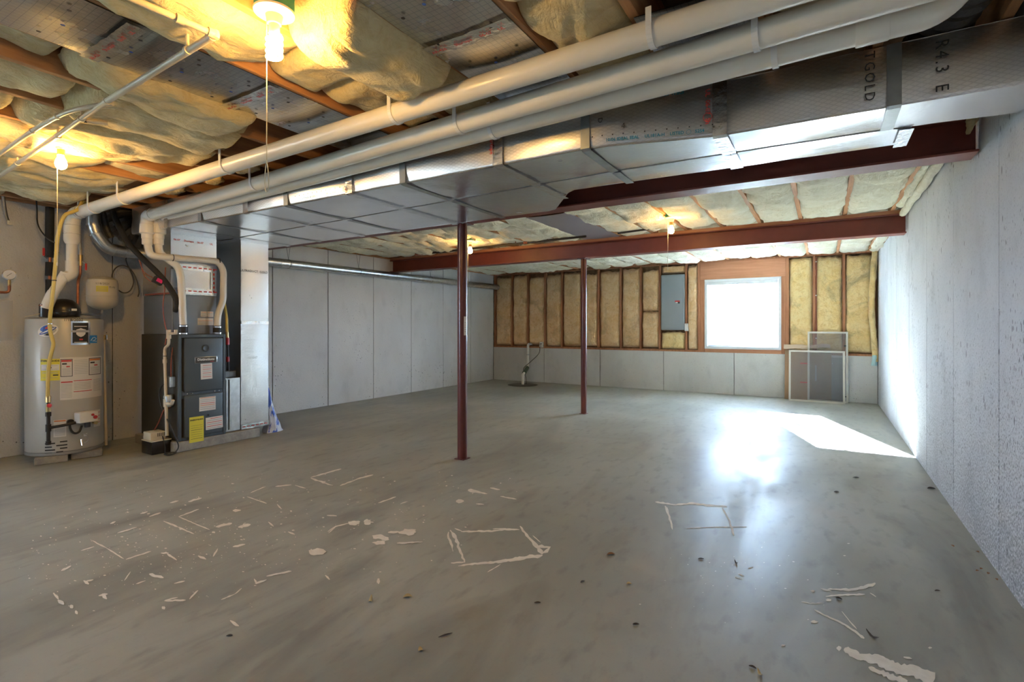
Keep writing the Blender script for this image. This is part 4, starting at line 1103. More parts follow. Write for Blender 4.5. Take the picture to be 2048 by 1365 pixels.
# relief valve and drain pipe
dp = thing('discharge_pipe', (-5.93, 2.175, 0), 'cream relief pipe with brass valve down the right side of the water heater', 'pipe')
p0, p1 = at(207.5, 684, X=-5.93), at(212.5, 893, X=-5.93)
MB().tube([p0, Vector((p1.x, p1.y, .05))], .0125, 12).build('pipe_run', M['cpvc'], dp)
MB().tube([p0-Vector((0,0,.02)), p0+Vector((0,0,.02))], .017, 12).build('adapter', M['cpvc'], dp)
MB().lathe([(.012,0),(.02,.005),(.02,.035),(.012,.05)], p0+Vector((0,0,.015)), 12).build('relief_valve', M['brass'], dp)
MB().tube([p0+Vector((0,0,.035)), hp(math.atan2(p0.y-HC.y, p0.x-HC.x), p0.z+.035, HR-.01)], .013, 10).build('valve_inlet', M['brass'], dp)
MB().obox(p0+Vector((.01,.022,.045)), (1,0,0), (0,1,0), (0,0,1), .003, .004, .022).build('test_lever', M['silver'], dp)
# blocks under the heater
for i, (ax_, lab) in enumerate(((HA-R(28), 'grey concrete block under the left front of the water heater'), (HA+R(48), 'grey concrete block under the right side of the water heater'), (HA+R(170), 'grey concrete block under the back of the water heater'))):
    p = Vector((HC.x+.20*math.cos(ax_), HC.y+.20*math.sin(ax_), .0305))
    tag(MB().obox(p, (math.cos(HA),math.sin(HA),0), (-math.sin(HA),math.cos(HA),0), (0,0,1), .10, .11, .0305).build('concrete_block', M['block'], bevel=.006), lab, 'block', 'blocks under the heater')
# expansion tank and its pipework
tc = at(205, 585, X=-6.12)
et = thing('expansion_tank', (tc.x, tc.y, tc.z-.17), 'small cream expansion tank beside the wall above the heater', 'tank')
MB().lathe([(.02,-.175),(.075,-.158),(.115,-.128),(.128,-.09),(.128,-.045),(.131,-.042),(.131,-.036),(.128,-.033),(.128,.085),(.118,.122),(.085,.148),(.03,.158),(.012,.16)], tc, 36).build('shell', M['tank'], et)
tdir = Vector((-tc.x, -tc.y, 0)).normalized(); tth = math.atan2(tdir.y, tdir.x)
def tp(a, z, r=.1292): return Vector((tc.x+r*math.cos(tth+a), tc.y+r*math.sin(tth+a), tc.z+z))
b = MB().grid(lambda u, v: tp(-.38+.72*u, .0+.055*v), 8, 1).build('yellow_label', M['label_yellow'], et)
for k in range(4): MB().grid(lambda u, v: tp(-.32+.6*u, .008+.011*k+.003*v, .1297), 6, 1).build('print_line', M['paper_grey'], b)
text('date_writing', '1/18/2021', .028, M['print_black'], et, lambda x, y: tp(.0+x/.13, .078+y, .1300))
text('pressure_writing', '75 PSI', .024, M['print_black'], et, lambda x, y: tp(.62+x/.13, .045+y, .1300))
ep = thing('tank_feed_pipe', at(157, 630, X=-6.02), 'copper feed pipe with red-handled valve behind the expansion tank', 'pipe')
P = [at(157, 398, X=-6.1), at(158, 440, X=-6.1), at(161, 512, X=-6.08)]
MB().tube(P, .012, 12).build('cream_riser', M['cpvc'], ep)
P = [at(161, 530, X=-6.08), at(161, 548, X=-6.08), at(156, 562, X=-6.06), at(155, 628, X=-6.02)]
MB().tube(fillet(P, .03, 5), .0115, 12).build('copper_riser', M['copper'], ep)
MB().tube([at(161, 510, X=-6.08), at(161, 532, X=-6.08)], .019, 12).build('valve_body', M['brass'], ep)
MB().tube([at(166, 524, X=-6.05), at(172, 528, X=-6.03)], .005, 8).build('valve_stem', M['silver'], ep)
MB().obox(at(172, 534, X=-6.03), (1,0,0), (0,1,0), (0,0,1), .004, .007, .032).build('valve_handle', M['red'], ep)
P = [at(156, 628, X=-6.0), at(203, 630, X=-6.10), Vector((tc.x, tc.y, tc.z-.15))]
MB().tube(fillet(P, .025, 5), .013, 12).build('tank_elbow_pipe', M['galv'], ep)
MB().tube([at(155, 618, X=-6.02), at(155, 640, X=-6.02)], .018, 12).build('brass_tee', M['brass'], ep)
# black foam pipe with red valve
fp = thing('foam_covered_pipe', at(100, 630, X=-6.2), 'vertical pipe in black foam with red lever left of the heater vent', 'pipe')
for y0_, y1_ in ((415, 515), (525, 552), (560, 636)):
    MB().tube([at(100, y0_, X=-6.2), at(99, y1_, X=-6.2)], .033, 16).build('foam_sleeve', M['foam'], fp)
MB().tube([at(100, 514, X=-6.2), at(99, 562, X=-6.2)], .013, 12).build('copper_core', M['copper'], fp)
MB().tube([at(94, 517, X=-6.15), at(89, 513, X=-6.12)], .005, 8).build('valve_stem', M['silver'], fp)
MB().obox(at(87.5, 504, X=-6.12), (1,0,0), (0,1,0), (0,0,1), .004, .008, .035).build('valve_handle', M['red'], fp)
# yellow gas lines
yg = thing('gas_line', hv(98, 790, .06), 'yellow flexible gas line looping down over the water heater', 'gas line')
pts = [at(174, 372, X=-5.75), at(170, 381, X=-5.72), at(164, 404, X=-5.68), at(157, 418, X=-5.64), at(143, 425, X=-5.62), at(131, 430, X=-5.62), at(122, 446, X=-5.62), at(115, 478, X=-5.63), at(112, 515, X=-5.64), at(108, 560, X=-5.66), at(103, 610, X=-5.68), hv(102, 637, .05), hv(102, 660, .05), hv(106, 680, .05), hv(107, 690, .05), hv(104, 706, .05), hv(101, 722, .05), hv(99, 750, .05), hv(98, 792, .045)]
MB().tube(smooth_path(pts, 6), .0145, 12).build('yellow_tube', M['yellow'], yg)
for px, py in ((112.5, 505), (108, 561), (102.3, 648)):
    p = at(px, py, X=-5.65) if py < 600 else hv(102.2, 648, .05)
    MB().tube([p-Vector((0,0,.003)), p+Vector((0,0,.003))], .018, 12).build('zip_tie', M['black'] if py < 600 else M['silver'], yg)
yg2 = thing('gas_line', at(190, 385, X=-5.95), 'short yellow gas line arching above the heater vent pipe', 'gas line')
MB().tube(smooth_path([at(169, 412, X=-5.98), at(172, 397, X=-5.98), at(181, 384, X=-5.98), at(194, 379, X=-5.98), at(208, 381, X=-6.0)], 6), .013, 12).build('yellow_tube', M['yellow'], yg2)
yg3 = thing('gas_line', at(300, 420, X=-5.6), 'short yellow gas line rising behind the furnace pipe elbow', 'gas line')
MB().tube(smooth_path([at(298, 424, X=-5.6), at(304, 415, X=-5.6), at(313, 406, X=-5.6), at(325, 400, X=-5.65)], 5), .012, 12).build('yellow_tube', M['yellow'], yg3)
# galvanised elbow duct and the dark wrapped duct behind it
gd = thing('round_duct', at(211, 492, X=-6.0), 'galvanised round elbow duct behind the heater vent pipe', 'duct')
MB().tube(fillet([at(186, 418, X=-6.0), at(188, 462, X=-6.0), at(214, 496, X=-6.0), at(237, 503, X=-6.0), at(292, 508, X=-6.0)], .09, 7), .056, 20).build('elbow_pipe', M['galv'], gd)
for a, b in ((at(187.3, 448, X=-6.0), at(187.6, 452, X=-6.0)), (at(190, 465, X=-6.0), at(192, 468, X=-6.0)), (at(228, 500.5, X=-6.0), at(231, 501.5, X=-6.0)), (at(248, 504, X=-6.0), at(251, 504.3, X=-6.0))):
    MB().tube([a, b], .060, 20).build('seam_ring', M['galv'], gd)
fd = thing('flex_duct', at(262, 450, X=-6.15), 'dark jacketed flexible duct hanging behind the furnace pipes', 'duct')
pth = smooth_path([at(232, 402, X=-6.2), at(236, 430, X=-6.18), at(250, 455, X=-6.15), at(272, 470, X=-6.12), at(300, 478, X=-6.1)], 8)
MB().tube(pth, [.135+.012*math.sin(i*1.7)+.01*math.sin(i*.9) for i in range(len(pth))], 22).build('jacket', M['darkbag'], fd)
MB().tube(smooth_path([at(205, 425, X=-6.0), at(212, 455, X=-6.0), at(222, 476, X=-6.0)], 4), .03, 10).build('outer_fold', M['darkbag'], fd)
# refrigerant line
rl = thing('refrigerant_line', at(350, 618, X=-5.5), 'thick black insulated line sloping down to the furnace coil', 'pipe')
MB().tube(smooth_path([at(222, 412, X=-5.9), at(232, 440, X=-5.85), at(255, 484, X=-5.75), at(285, 517, X=-5.60), at(316, 547, X=-5.47), at(336, 571, X=-5.39), at(351, 596, X=-5.36), at(355, 612, X=-5.365), at(350, 622, X=-5.41)], 6), .026, 14).build('foam_sleeve', M['foam'], rl)
c = at(316, 562, X=-5.43)
bx_ = MB().obox(c, (0,.9,-.45), (0,.45,.9), (1,0,0), .042, .032, .022).build('switch_box', M['black_gloss'], rl, bevel=.004)
MB().obox(c+Vector((.023,.004,0)), (0,.9,-.45), (0,.45,.9), (1,0,0), .026, .017, .0012).build('pink_label', M['pink'], bx_)
for k, (a, b) in enumerate((((278, 520), (306, 556)), ((281, 524), (303, 565)))):
    MB().tube(smooth_path([at(*a, X=-5.62), at((a[0]+b[0])/2-4, (a[1]+b[1])/2+6, X=-5.6), at(*b, X=-5.55)], 5), .004, 6).build('wire', M['redwire'], rl)
# loose cable coil on the wall
lc = thing('cable_coil', at(245, 560, X=-6.3), 'thin grey cable looped on the wall right of the expansion tank', 'cable')
MB().tube(smooth_path([at(258, 490, X=-6.3), at(252, 520, X=-6.3), at(262, 545, X=-6.3), at(267, 565, X=-6.3), at(260, 582, X=-6.3), at(246, 586, X=-6.3), at(232, 575, X=-6.3), at(224, 555, X=-6.3), at(230, 538, X=-6.3), at(245, 531, X=-6.3), at(262, 540, X=-6.3), at(273, 560, X=-6.3), at(278, 583, X=-6.3), at(276, 594, X=-6.3)], 6), .006, 8).build('cable', M['wire'], lc)
bc_ = thing('hanging_cable', at(78, 450, X=-6.33), 'thin dark cable curving from the ceiling to the yellow gas line', 'cable')
MB().tube(smooth_path([at(72, 392, X=-6.3), at(74, 420, X=-6.3), at(75, 445, X=-6.28), at(82, 462, X=-6.2), at(96, 478, X=-6.1), at(112, 487, X=-5.75)], 6), .006, 8).build('cable', M['black'], bc_)
# gauge, hook and document bag on the wall
pg = thing('pressure_gauge', at(12, 580, X=-6.34), 'round pressure gauge on a copper elbow at the left edge', 'gauge')
c = at(18.5, 550, X=-6.28); d = Vector((-c.x, -c.y, 0)).normalized()
b = MB().lathe([(.0,-.012),(.046,-.012),(.048,-.008),(.048,.010),(.043,.012)], c, 28, d).build('case', M['silver'], pg)
MB().lathe([(.0,.0122),(.041,.0122),(.041,.0128),(.0,.0128)], c, 28, d).build('dial', M['paper'], b, smooth=False)
MB().obox(c+d*.0138, d, Vector((-d.y,d.x,.9)), Vector((d.y,-d.x,.8)), .0006, .022, .0016).build('needle', M['print_black'], b)
MB().tube([c-Vector((0,0,.045)), c-Vector((0,0,.10))], .012, 10).build('brass_stem', M['brass'], pg)
MB().tube(fillet([c-Vector((0,0,.09)), c-Vector((0,0,.16)), c+Vector((.0,-.18,-.165))], .03, 5), .012, 10).build('copper_elbow', M['copper'], pg)
hk = thing('pipe_hook', at(15, 430, X=-6.36), 'bent metal hook on the wall at the far left below the ceiling', 'hook')
MB().tube(smooth_path([at(6, 392, X=-6.36), at(10, 420, X=-6.36), at(15, 440, X=-6.34), at(20, 447, X=-6.32)], 5), .013, 8).build('hook_arm', M['galv'], hk)
MB().obox(at(20, 446, X=-6.32), (1,0,0), (0,1,0), (0,0,1), .008, .02, .018).build('hook_plate', M['galv'], hk)
db = thing('document_bag', at(12, 680, X=-6.38), 'clear plastic bag with papers hung on the wall at the left edge', 'bag')
MB().grid(lambda u, v: Vector((-6.375+.008*nz(u*4, v*5, 1)+.012*math.sin(math.pi*u)*math.sin(math.pi*v), 1.36+.255*u, 1.07+.37*v)), 8, 10).build('plastic_sleeve', M['clear_bag'], db)
MB().box(-6.392, -6.386, 1.36, 1.575, 1.08, 1.32).build('papers', M['paper'], db, smooth=False)

# ------------------------------------------------------------------ furnace with coil, plenum, return drop
FX0, FX1, FY0, FY1, FZ0, FZ1 = -6.0, -5.25, 2.497, 2.945, .098, 1.122
tag(MB().box(-6.05, -5.235, 2.46, 3.31, 0, .096).build('equipment_pad', M['block'], bevel=.006), 'low grey concrete pad under the furnace', 'pad')
fu = thing('furnace', ((FX0+FX1)/2, (FY0+FY1)/2, FZ0), 'slate grey gas furnace cabinet with two front doors', 'furnace')
MB().box(FX0, FX1-.02, FY0, FY1, FZ0, FZ1).build('cabinet', M['furnace_side'], fu, bevel=.004)
m = MB(); m.box(FX1-.022, FX1, FY0-.001, FY0+.026, FZ0, FZ1); m.box(FX1-.022, FX1, FY1-.026, FY1+.001, FZ0, FZ1); m.box(FX1-.022, FX1, FY0+.026, FY1-.026, FZ1-.03, FZ1); m.box(FX1-.022, FX1, FY0+.026, FY1-.026, FZ0, FZ0+.03); m.box(FX1-.022, FX1-.004, FY0+.026, FY1-.026, .50, .58)
m.build('front_frame', M['furnace'], fu, bevel=.003)
def door(z0, z1, nm):
    m = MB(); m.box(FX1-.012, FX1+.016, FY0+.045, FY1-.035, z0, z1); return m.build(nm, M['furnace'], fu, bevel=.012, seg=3)
du = door(.56, 1.088, 'upper_door'); dl = door(.125, .535, 'lower_door')
FP = FX1+.0165
def fpl(y, z, off=.0): return flat((FP+.0012+off, y, z), (0,1,0), (0,0,1))
def plate(y0, y1, z0, z1, mt, par, nm, off=0.0, tilt=0.0):
    cy_, cz_ = (y0+y1)/2, (z0+z1)/2; uy = Vector((0, math.cos(tilt), math.sin(tilt))); uz = Vector((0, -math.sin(tilt), math.cos(tilt)))
    return MB().obox((FP+off+.0005, cy_, cz_), (1,0,0), uy, uz, .0006, (y1-y0)/2, (z1-z0)/2).build(nm, M[mt], par, smooth=False)
def fy(px): return FY0+(px-357)/(450-357)*(FY1-FY0)
def fz(py): return 1.122-(py-670)/(872-670)*(1.122-.10)
c = Vector((FP, fy(407), fz(697)))
b = MB().lathe([(.02,0),(.034,.0),(.034,.006),(.028,.010),(.02,.006)], c, 24, (1,0,0)).build('sight_ring', M['furnace'], du)
MB().lathe([(.0,.0),(.018,.0),(.018,.004),(.0,.005)], c, 20, (1,0,0)).build('sight_glass', M['black_gloss'], du)
b = MB().box(FP-.001, FP+.004, fy(385), fy(430), fz(726), fz(713.5)).build('name_plate', M['silver'], du, bevel=.003, seg=2)
MB().box(FP+.003, FP+.0048, fy(386.5), fy(428.5), fz(725), fz(714.5)).build('plate_face', M['furnace_side'], du, bevel=.001)
text('name_lettering', 'Distinctions', .034, M['paper'], du, flat((FP+.0058, fy(407), fz(719)), (0,1,0), (0,0,1)), .0009)
text('red_lettering', 'Series', .014, M['print_red'], du, flat((FP+.0058, fy(419), fz(723.6)), (0,1,0), (0,0,1)), .0003)
b = plate(fy(397), fy(420), fz(758), fz(727), 'paper', du, 'warning_label', 0, .02)
for k in range(7): plate(fy(401), fy(418), fz(731+k*3.7)-.002, fz(731+k*3.7)+.002, 'print_red' if k % 2 == 0 else 'paper_grey', b, 'print_line', .001, .02)
b = plate(fy(394), fy(427), fz(820), fz(793), 'paper', dl, 'rating_label')
for k in range(7): plate(fy(396), fy(425), fz(794.5+k*3.6)-.0025, fz(794.5+k*3.6)+.0025, ('print_orange','paper_grey','paper_grey','print_red')[k % 4], b, 'print_line', .001)
b = plate(fy(375), fy(403), fz(878), fz(829), 'label_yellow', dl, 'energy_label')
text('heading', 'ENERGYGUIDE', .018, M['print_black'], b, fpl(fy(389), fz(835), .0012), .0007)
for k, w in enumerate((.8, .8, 1.6, .8, .8, .8, 1.4)): plate(fy(378), fy(400), fz(846+k*4.2)-.001*w, fz(846+k*4.2)+.001*w, 'print_black', b, 'print_line', .001)
b = plate(fy(407), fy(442), fz(858), fz(834), 'paper', dl, 'safety_label', 0, .02)
for k in range(6): plate(fy(409+(7 if k == 0 else 0)), fy(440), fz(836.5+k*3.8)-.0026, fz(836.5+k*3.8)+.0026, 'print_red' if k % 2 == 0 else 'paper_grey', b, 'print_line', .001, .02)
MB().tube([(FP, fy(412), fz(829)), (FP+.006, fy(412), fz(829))], .008, 10).build('door_knob', M['black_gloss'], dl)
for y, z in ((373, 790), (383, 788), (427, 783), (436, 786)): MB().lathe([(.006,0),(.006,.004),(.002,.006)], (FX1-.003, fy(y), .548), 8, (1,0,0)).build('screw', M['silver'], fu)
MB().box(FX1-.35, FX1-.02, FY0-.001, FY0+.0, FZ0+.02, FZ1-.02).build('side_seam', M['furnace_side'], fu, smooth=False)
# controls on the left side of the cabinet
sb = MB().box(-5.41, -5.30, FY0-.055, FY0-.002, .62, .72).build('junction_box', M['galv'], fu, bevel=.004)
MB().box(-5.385, -5.345, FY0-.062, FY0-.056, .645, .695).build('switch_plate', M['cream'], sb, bevel=.002)
MB().lathe([(.0,0),(.038,.0),(.042,.02),(.042,.10),(.036,.112),(.0,.114)], (-5.345, FY0-.045, .435), 18).build('condensate_trap', M['galv'], fu)
MB().tube(smooth_path([(-5.33,FY0-.03,.43),(-5.33,FY0-.06,.415),(-5.36,FY0-.08,.40),(-5.42,FY0-.09,.30),(-5.50,FY0-.10,.20)], 5), .006, 8).build('drain_hose', M['redwire'], fu)
MB().tube(smooth_path([(-5.34,FY0-.012,1.0),(-5.34,FY0-.02,.93),(-5.33,FY0-.03,.85),(-5.33,FY0-.03,.72)], 5), .005, 8).build('copper_wire', M['redwire'], fu)
MB().tube(smooth_path([(-5.40,FY0-.012,1.04),(-5.36,FY0-.015,.95),(-5.32,FY0-.02,.88),(-5.32,FY0-.02,.72)], 5), .004, 8).build('black_wire', M['black'], fu)
MB().box(FX0+.02, FX1-.15, FY0+.012, FY1-.012, FZ1+.001, 1.512).build('coil_cabinet', M['coil_case'], fu, bevel=.003)
cx_ = FX1-.1495
for a, c, d, e in ((2.775, 2.835, 1.300, 1.355), (2.84, 2.90, 1.300, 1.355), (2.745, 2.90, 1.215, 1.285)):
    b = MB().box(cx_, cx_+.001, a, c, d, e).build('coil_label', M['paper'], fu, smooth=False)
    for k in range(4): MB().box(cx_+.001, cx_+.0016, a+.008, c-.008, d+.01+.011*k, d+.014+.011*k).build('print_line', M['print_orange' if k == 3 else 'paper_grey'], b, smooth=False)
# plenum
pl = thing('supply_plenum', (-5.66, 2.71, 1.513), 'foil board plenum with red-edged tape above the furnace coil', 'duct')
PX0_, PX1_ = FX0+.02, FX1-.155
def psheet(x, y0, y1, z0, z1, nm, mt): return MB().grid(lambda u, v: Vector((x+.004*nz(u*4, v*5, 3), y0+(y1-y0)*u, z0+(z1-z0)*v)), 8, 10).build(nm, M[mt], pl)
psheet(PX1_, 2.50, 2.935, 1.516, 2.112, 'front_board', 'foil_v')
MB().box(PX0_, PX1_-.01, 2.502, 2.933, 1.516, 2.11).build('plenum_body', M['foil_v'], pl, smooth=False)
for z, h in ((1.525, .02), (1.76, .02)):
    t_ = MB().grid(lambda u, v: Vector((PX1_+.006+.003*nz(u*12, v*3, z), 2.50+.435*u, z+(h*3)*v)), 20, 3).build('tape', M['tape'], pl)
    for k in range(9):
        MB().obox((PX1_+.0105, 2.52+.05*k, z+.03), (1,0,0), (0,1,0), (0,0,1), .0006, .014, .005).build('red_print', M['print_red'], t_, smooth=False)
t_ = MB().grid(lambda u, v: Vector((PX1_+.007, 2.875+.055*u, 1.52+.30*v)), 3, 12).build('tape', M['tape'], pl)
for k in range(6): MB().obox((PX1_+.0095, 2.905, 1.56+.045*k), (1,0,0), (0,1,0), (0,0,1), .0006, .006, .012).build('red_print', M['print_red'], t_, smooth=False)
for k, s_ in enumerate(('06-07', 'Shurtape', '06-07', 'UL')): text('red_print', s_, .026, M['print_red'], pl, flat((PX1_+.008, 2.55+.11*k, 2.05), (0,1,0), (0,0,1)), .0006)
MB().grid(lambda u, v: Vector((PX0_+.05+(PX1_-PX0_-.06)*u, 2.499, 1.517+.016*v)), 6, 2).build('side_tape', M['redwire'], pl)
# return drop and filter rack
rd = thing('return_duct', (-5.55, 3.29, .098), 'tall silver return duct standing beside the furnace', 'duct')
RX0, RX1, RY0, RY1 = -5.85, -5.30, 3.135, 3.45
def rsheet(z0, z1, seed):
    m = MB().grid(lambda u, v: Vector((RX1+.006*math.sin(math.pi*u)*math.sin(math.pi*v)+.003*nz(u*3, v*6, seed), RY0+(RY1-RY0)*u, z0+(z1-z0)*v)), 8, 16)
    m.build('front_board', M['foil_v'], rd)
rsheet(.10, 1.243, 1); rsheet(1.247, 2.112, 5)
MB().box(RX0, RX1-.008, RY0, RY1, .10, 2.11).build('duct_body', foil('return_shaded_foil', (.55,.55,.55), .34, (0,2), .016, .5), rd, smooth=False)  # darker foil than the front board: the side's shade is put into its colour
t_ = MB().grid(lambda u, v: Vector((RX1+.007+.003*nz(u*9, v*3, 2), RY0+(RY1-RY0)*u, 1.225+.035*v)), 14, 3).build('tape', M['tape'], rd)
t_ = MB().grid(lambda u, v: Vector((RX1+.007+.003*nz(u*9, v*3, 4), RY0+(RY1-RY0)*u, .10+.05*v)), 14, 3).build('tape', M['tape'], rd)
for k in range(6): MB().obox((RX1+.012, RY0+.03+.05*k, .125), (1,0,0), (0,1,0), (0,0,1), .0006, .014, .004).build('red_print', M['print_red'], t_, smooth=False)
text('black_print', 'ULTRADUCT  GOLD', .034, M['print_black'], rd, lambda x, y: (Vector((RX1+.0095, RY0+.145+x, 1.80+y)) if RY0+.145+x > RY0 else Vector((RX1-.0+(x+.145), RY0-.002, 1.80+y))))
text('grey_print', '031507', .034, M['paper_grey'], rd, flat((RX1+.0095, RY0+.13, .86), (0,1,0), (0,0,1)))
fr = thing('filter_rack', (-5.6, 3.04, .10), 'galvanised filter rack between furnace and return duct', 'filter rack')
MB().box(-5.85, -5.30, 2.95, 3.128, .10, .66).build('rack_body', M['galv'], fr, bevel=.003)
MB().box(-5.298, -5.290, 2.972, 2.992, .12, .645).build('rail', M['galv'], fr, bevel=.002)
MB().box(-5.299, -5.2965, 2.995, 3.005, .12, .645).build('slot', M['print_black'], fr, smooth=False)
MB().box(-5.298, -5.292, 3.01, 3.03, .12, .645).build('rail', M['galv'], fr, bevel=.002)
MB().box(-5.80, -5.36, 2.965, 3.12, .661, .73).build('rack_hood', M['coil_case'], fr, bevel=.006)
# gas piping at the right of the furnace
fg = thing('gas_line', (-5.33, 3.0, .70), 'yellow gas line with red valve between furnace and return duct', 'gas line')
MB().tube(smooth_path([at(447, 598, X=-5.42), at(451, 620, X=-5.38), at(453.5, 640, X=-5.36), at(454, 666, X=-5.35)], 6), .0135, 12).build('yellow_tube', M['yellow'], fg)
MB().tube([at(454, 664, X=-5.35), at(454.5, 677, X=-5.35)], .015, 10).build('brass_fitting', M['brass'], fg)
MB().tube([at(454.5, 677, X=-5.35), at(457, 742, X=-5.35)], .010, 10).build('iron_pipe', M['iron'], fg)
MB().tube([at(455, 676, X=-5.35), at(455, 690, X=-5.35)], .019, 10).build('valve', M['red'], fg)
MB().tube([at(455.5, 714, X=-5.35), at(455.8, 724, X=-5.35)], .017, 10).build('union', M['red'], fg)
# condensate drain and pump
cd = thing('condensate_drain', (-5.31, 2.42, .13), 'thin cream drain pipe with trap down the left side of the furnace', 'pipe')
Yc = 2.425
def cp(px, py): return at(px, py, Y=Yc)
MB().tube(fillet([cp(337.5, 660), cp(337.5, 690), cp(329.5, 697), cp(329.5, 712)], .03, 5), .013, 12).build('offset_pipe', M['cpvc'], cd)
MB().tube([cp(329.5, 706), cp(334, 872)], .0145, 12).build('drain_pipe', M['cpvc'], cd)
MB().tube([cp(337.5, 660), cp(337.5, 678)], .020, 12).build('tee', M['cpvc'], cd)
MB().tube([cp(338, 668), cp(352, 667)], .012, 12).build('inlet_pipe', M['cpvc'], cd)
MB().tube([cp(351.5, 660), cp(351.5, 668)], .014, 12).build('inlet_cap', M['cpvc'], cd)
MB().tube([cp(329.6, 719), cp(329.8, 727)], .019, 12).build('coupling', M['cpvc'], cd)
MB().tube([cp(331, 798), cp(331.3, 814)], .020, 12).build('tee', M['cpvc'], cd)
MB().tube(fillet([cp(333, 808), cp(344, 809), cp(346, 801)], .02, 5), .015, 12).build('trap_arm', M['cpvc'], cd)
for py in (712, 768, 797): MB().tube([cp(330.5, py), cp(330.5, py+1.2)], .0165, 12).build('zip_tie', M['black'], cd)
cpump = thing('condensate_pump', at(317, 906, Z=0), 'black and cream condensate pump on the floor left of the furnace', 'pump')
b0 = at(318, 907, Z=0)
MB().obox((b0.x-.06, 2.385, .06), (1,0,0), (0,1,0), (0,0,1), .10, .085, .059).build('tank', M['black_gloss'], cpump, bevel=.006, seg=2)
MB().obox((b0.x-.06, 2.385, .124), (1,0,0), (0,1,0), (0,0,1), .10, .087, .005).build('rim', M['cream'], cpump, bevel=.002)
MB().obox((b0.x-.075, 2.375, .165), (1,0,0), (0,1,0), (0,0,1), .075, .066, .037).build('motor_cover', M['cream'], cpump, bevel=.008, seg=2)
for k in range(5): MB().obox((b0.x-.0005, 2.37+.014*k, .175), (1,0,0), (0,1,0), (0,0,1), .001, .003, .016).build('vent_slot', M['print_black'], cpump, smooth=False)
pc = thing('pump_cord', (-5.25, 2.40, .002), 'black power cord of the pump looped on the floor', 'cord')
MB().tube(smooth_path([cp(330, 769), cp(322, 775), cp(319, 795), cp(327, 825), cp(340, 850), at(349, 872, X=-5.22), at(357, 893, X=-5.20), Vector((-5.205, 2.44, .012)), Vector((-5.19, 2.40, .010)), Vector((-5.22, 2.36, .010)), Vector((-5.25, 2.40, .012)), Vector((-5.20, 2.45, .016)), Vector((-5.16, 2.40, .010)), Vector((-5.20, 2.36, .014)), Vector((-5.30, 2.40, .07)), Vector((-5.345, 2.40, .16))], 6), .0055, 8).build('cord', M['black'], pc)
tw = thing('thermostat_wire', at(328, 680, X=-5.45), 'red-brown control wire hanging left of the furnace', 'cable')
MB().tube(smooth_path([at(331, 535, X=-5.44), at(329, 580, X=-5.44), at(326, 615, X=-5.43), at(330, 650, X=-5.42), at(334, 665, X=-5.38), at(330, 690, X=-5.33)], 6), .005, 8).build('wire', M['redwire'], tw)
# plastic bag behind the return duct
pb = thing('plastic_bag', (-5.33, 3.55, 0), 'blue and white plastic bag leaning against the return duct', 'bag')
def fn(u, v):
    a = 2*math.pi*u; z = .52*v
    r = (.085*(1-v)**1.4+.018)*(1+.35*nz(math.cos(a)*1.6, math.sin(a)*1.6, v*5))
    return Vector((-5.36+.8*r*math.cos(a), 3.545-.07*v+r*math.sin(a), max(.002, z-.01)))
MB().grid(fn, 18, 14).build('film', M['blue_bag'], pb, ang=60)

# ------------------------------------------------------------------ lights with pull cords
def lamp(p, label, spiral, cord_z, mb_='bulb', loop=False):
    p = Vector(p)
    t = thing('ceiling_light', (p.x, p.y, cord_z), label, 'light', 'bare bulbs with pull cords')
    zt = ZJ-.004
    b = MB().box(p.x-.055, p.x+.055, p.y-.05, p.y+.05, zt-.02, zt+.05).build('junction_box', M['green_box'], t, bevel=.006)
    zl = zt-.021
    MB().lathe([(.02,-.045),(.024,-.043),(.030,-.012),(.055,-.010),(.070,-.004),(.072,.002),(.068,.004),(.02,.004)], (p.x, p.y, zl-.005), 32).build('lampholder', M['porcelain'], t)
    MB().cyl((p.x, p.y, zl-.085), (p.x, p.y, zl-.045), .0195, n=18).build('bulb_base', M['porcelain'] if spiral else M['brass'], t)
    zb = zl-.085
    if spiral:
        pts = []
        for k in range(64):
            a = k/64*2*math.pi*4.0; pts.append((p.x+.023*math.cos(a), p.y+.023*math.sin(a), zb-.008-.085*k/64))
        MB().tube(pts, .0075, 8).build('bulb', M[mb_], t)
    else:
        MB().lathe([(.014,0),(.017,-.012),(.027,-.035),(.0305,-.055),(.027,-.073),(.016,-.085),(.004,-.089)], (p.x, p.y, zb), 20).build('bulb', M[mb_], t)
    cx_, cy_ = p.x+.026*_c*(-1), p.y-.03
    cp_ = Vector((p.x-.034, p.y-.008, 0))
    pts = [Vector((cp_.x, cp_.y, zl-.02)), Vector((cp_.x, cp_.y, cord_z+.10))]
    m = MB().tube([pts[0]+(pts[1]-pts[0])*k/10 for k in range(11)], .0018, 6)
    if loop:
        m.tube([Vector((cp_.x+.011*math.sin(a)*(1-.4*math.cos(a)), cp_.y, cord_z+.05-.055*math.cos(a)*-1-.0)) for a in [2*math.pi*k/24 for k in range(24)]], .0017, 6, closed=True)
    else:
        m.lathe([(.001,0),(.004,.004),(.004,.02),(.001,.024)], (cp_.x, cp_.y, cord_z+.08), 8)
    m.build('pull_cord', M['string'], t)
    return t
lamp((-1.715, 1.14, 0), 'bare lit bulb with a long looped cord nearest the camera', True, 1.70, loop=True)
lamp((-4.06, 1.25, 0), 'bare lit bulb near the water heater at the left', False, 1.50, 'bulb_left')
lamp((-1.37, 5.48, 0), 'bare lit bulb before the far beam, in front of the electric panel', False, 1.72, 'bulb_small')
lamp((-4.05, 5.56, 0), 'bare lit bulb just right of the near post in the picture', False, 1.70, 'bulb_small')

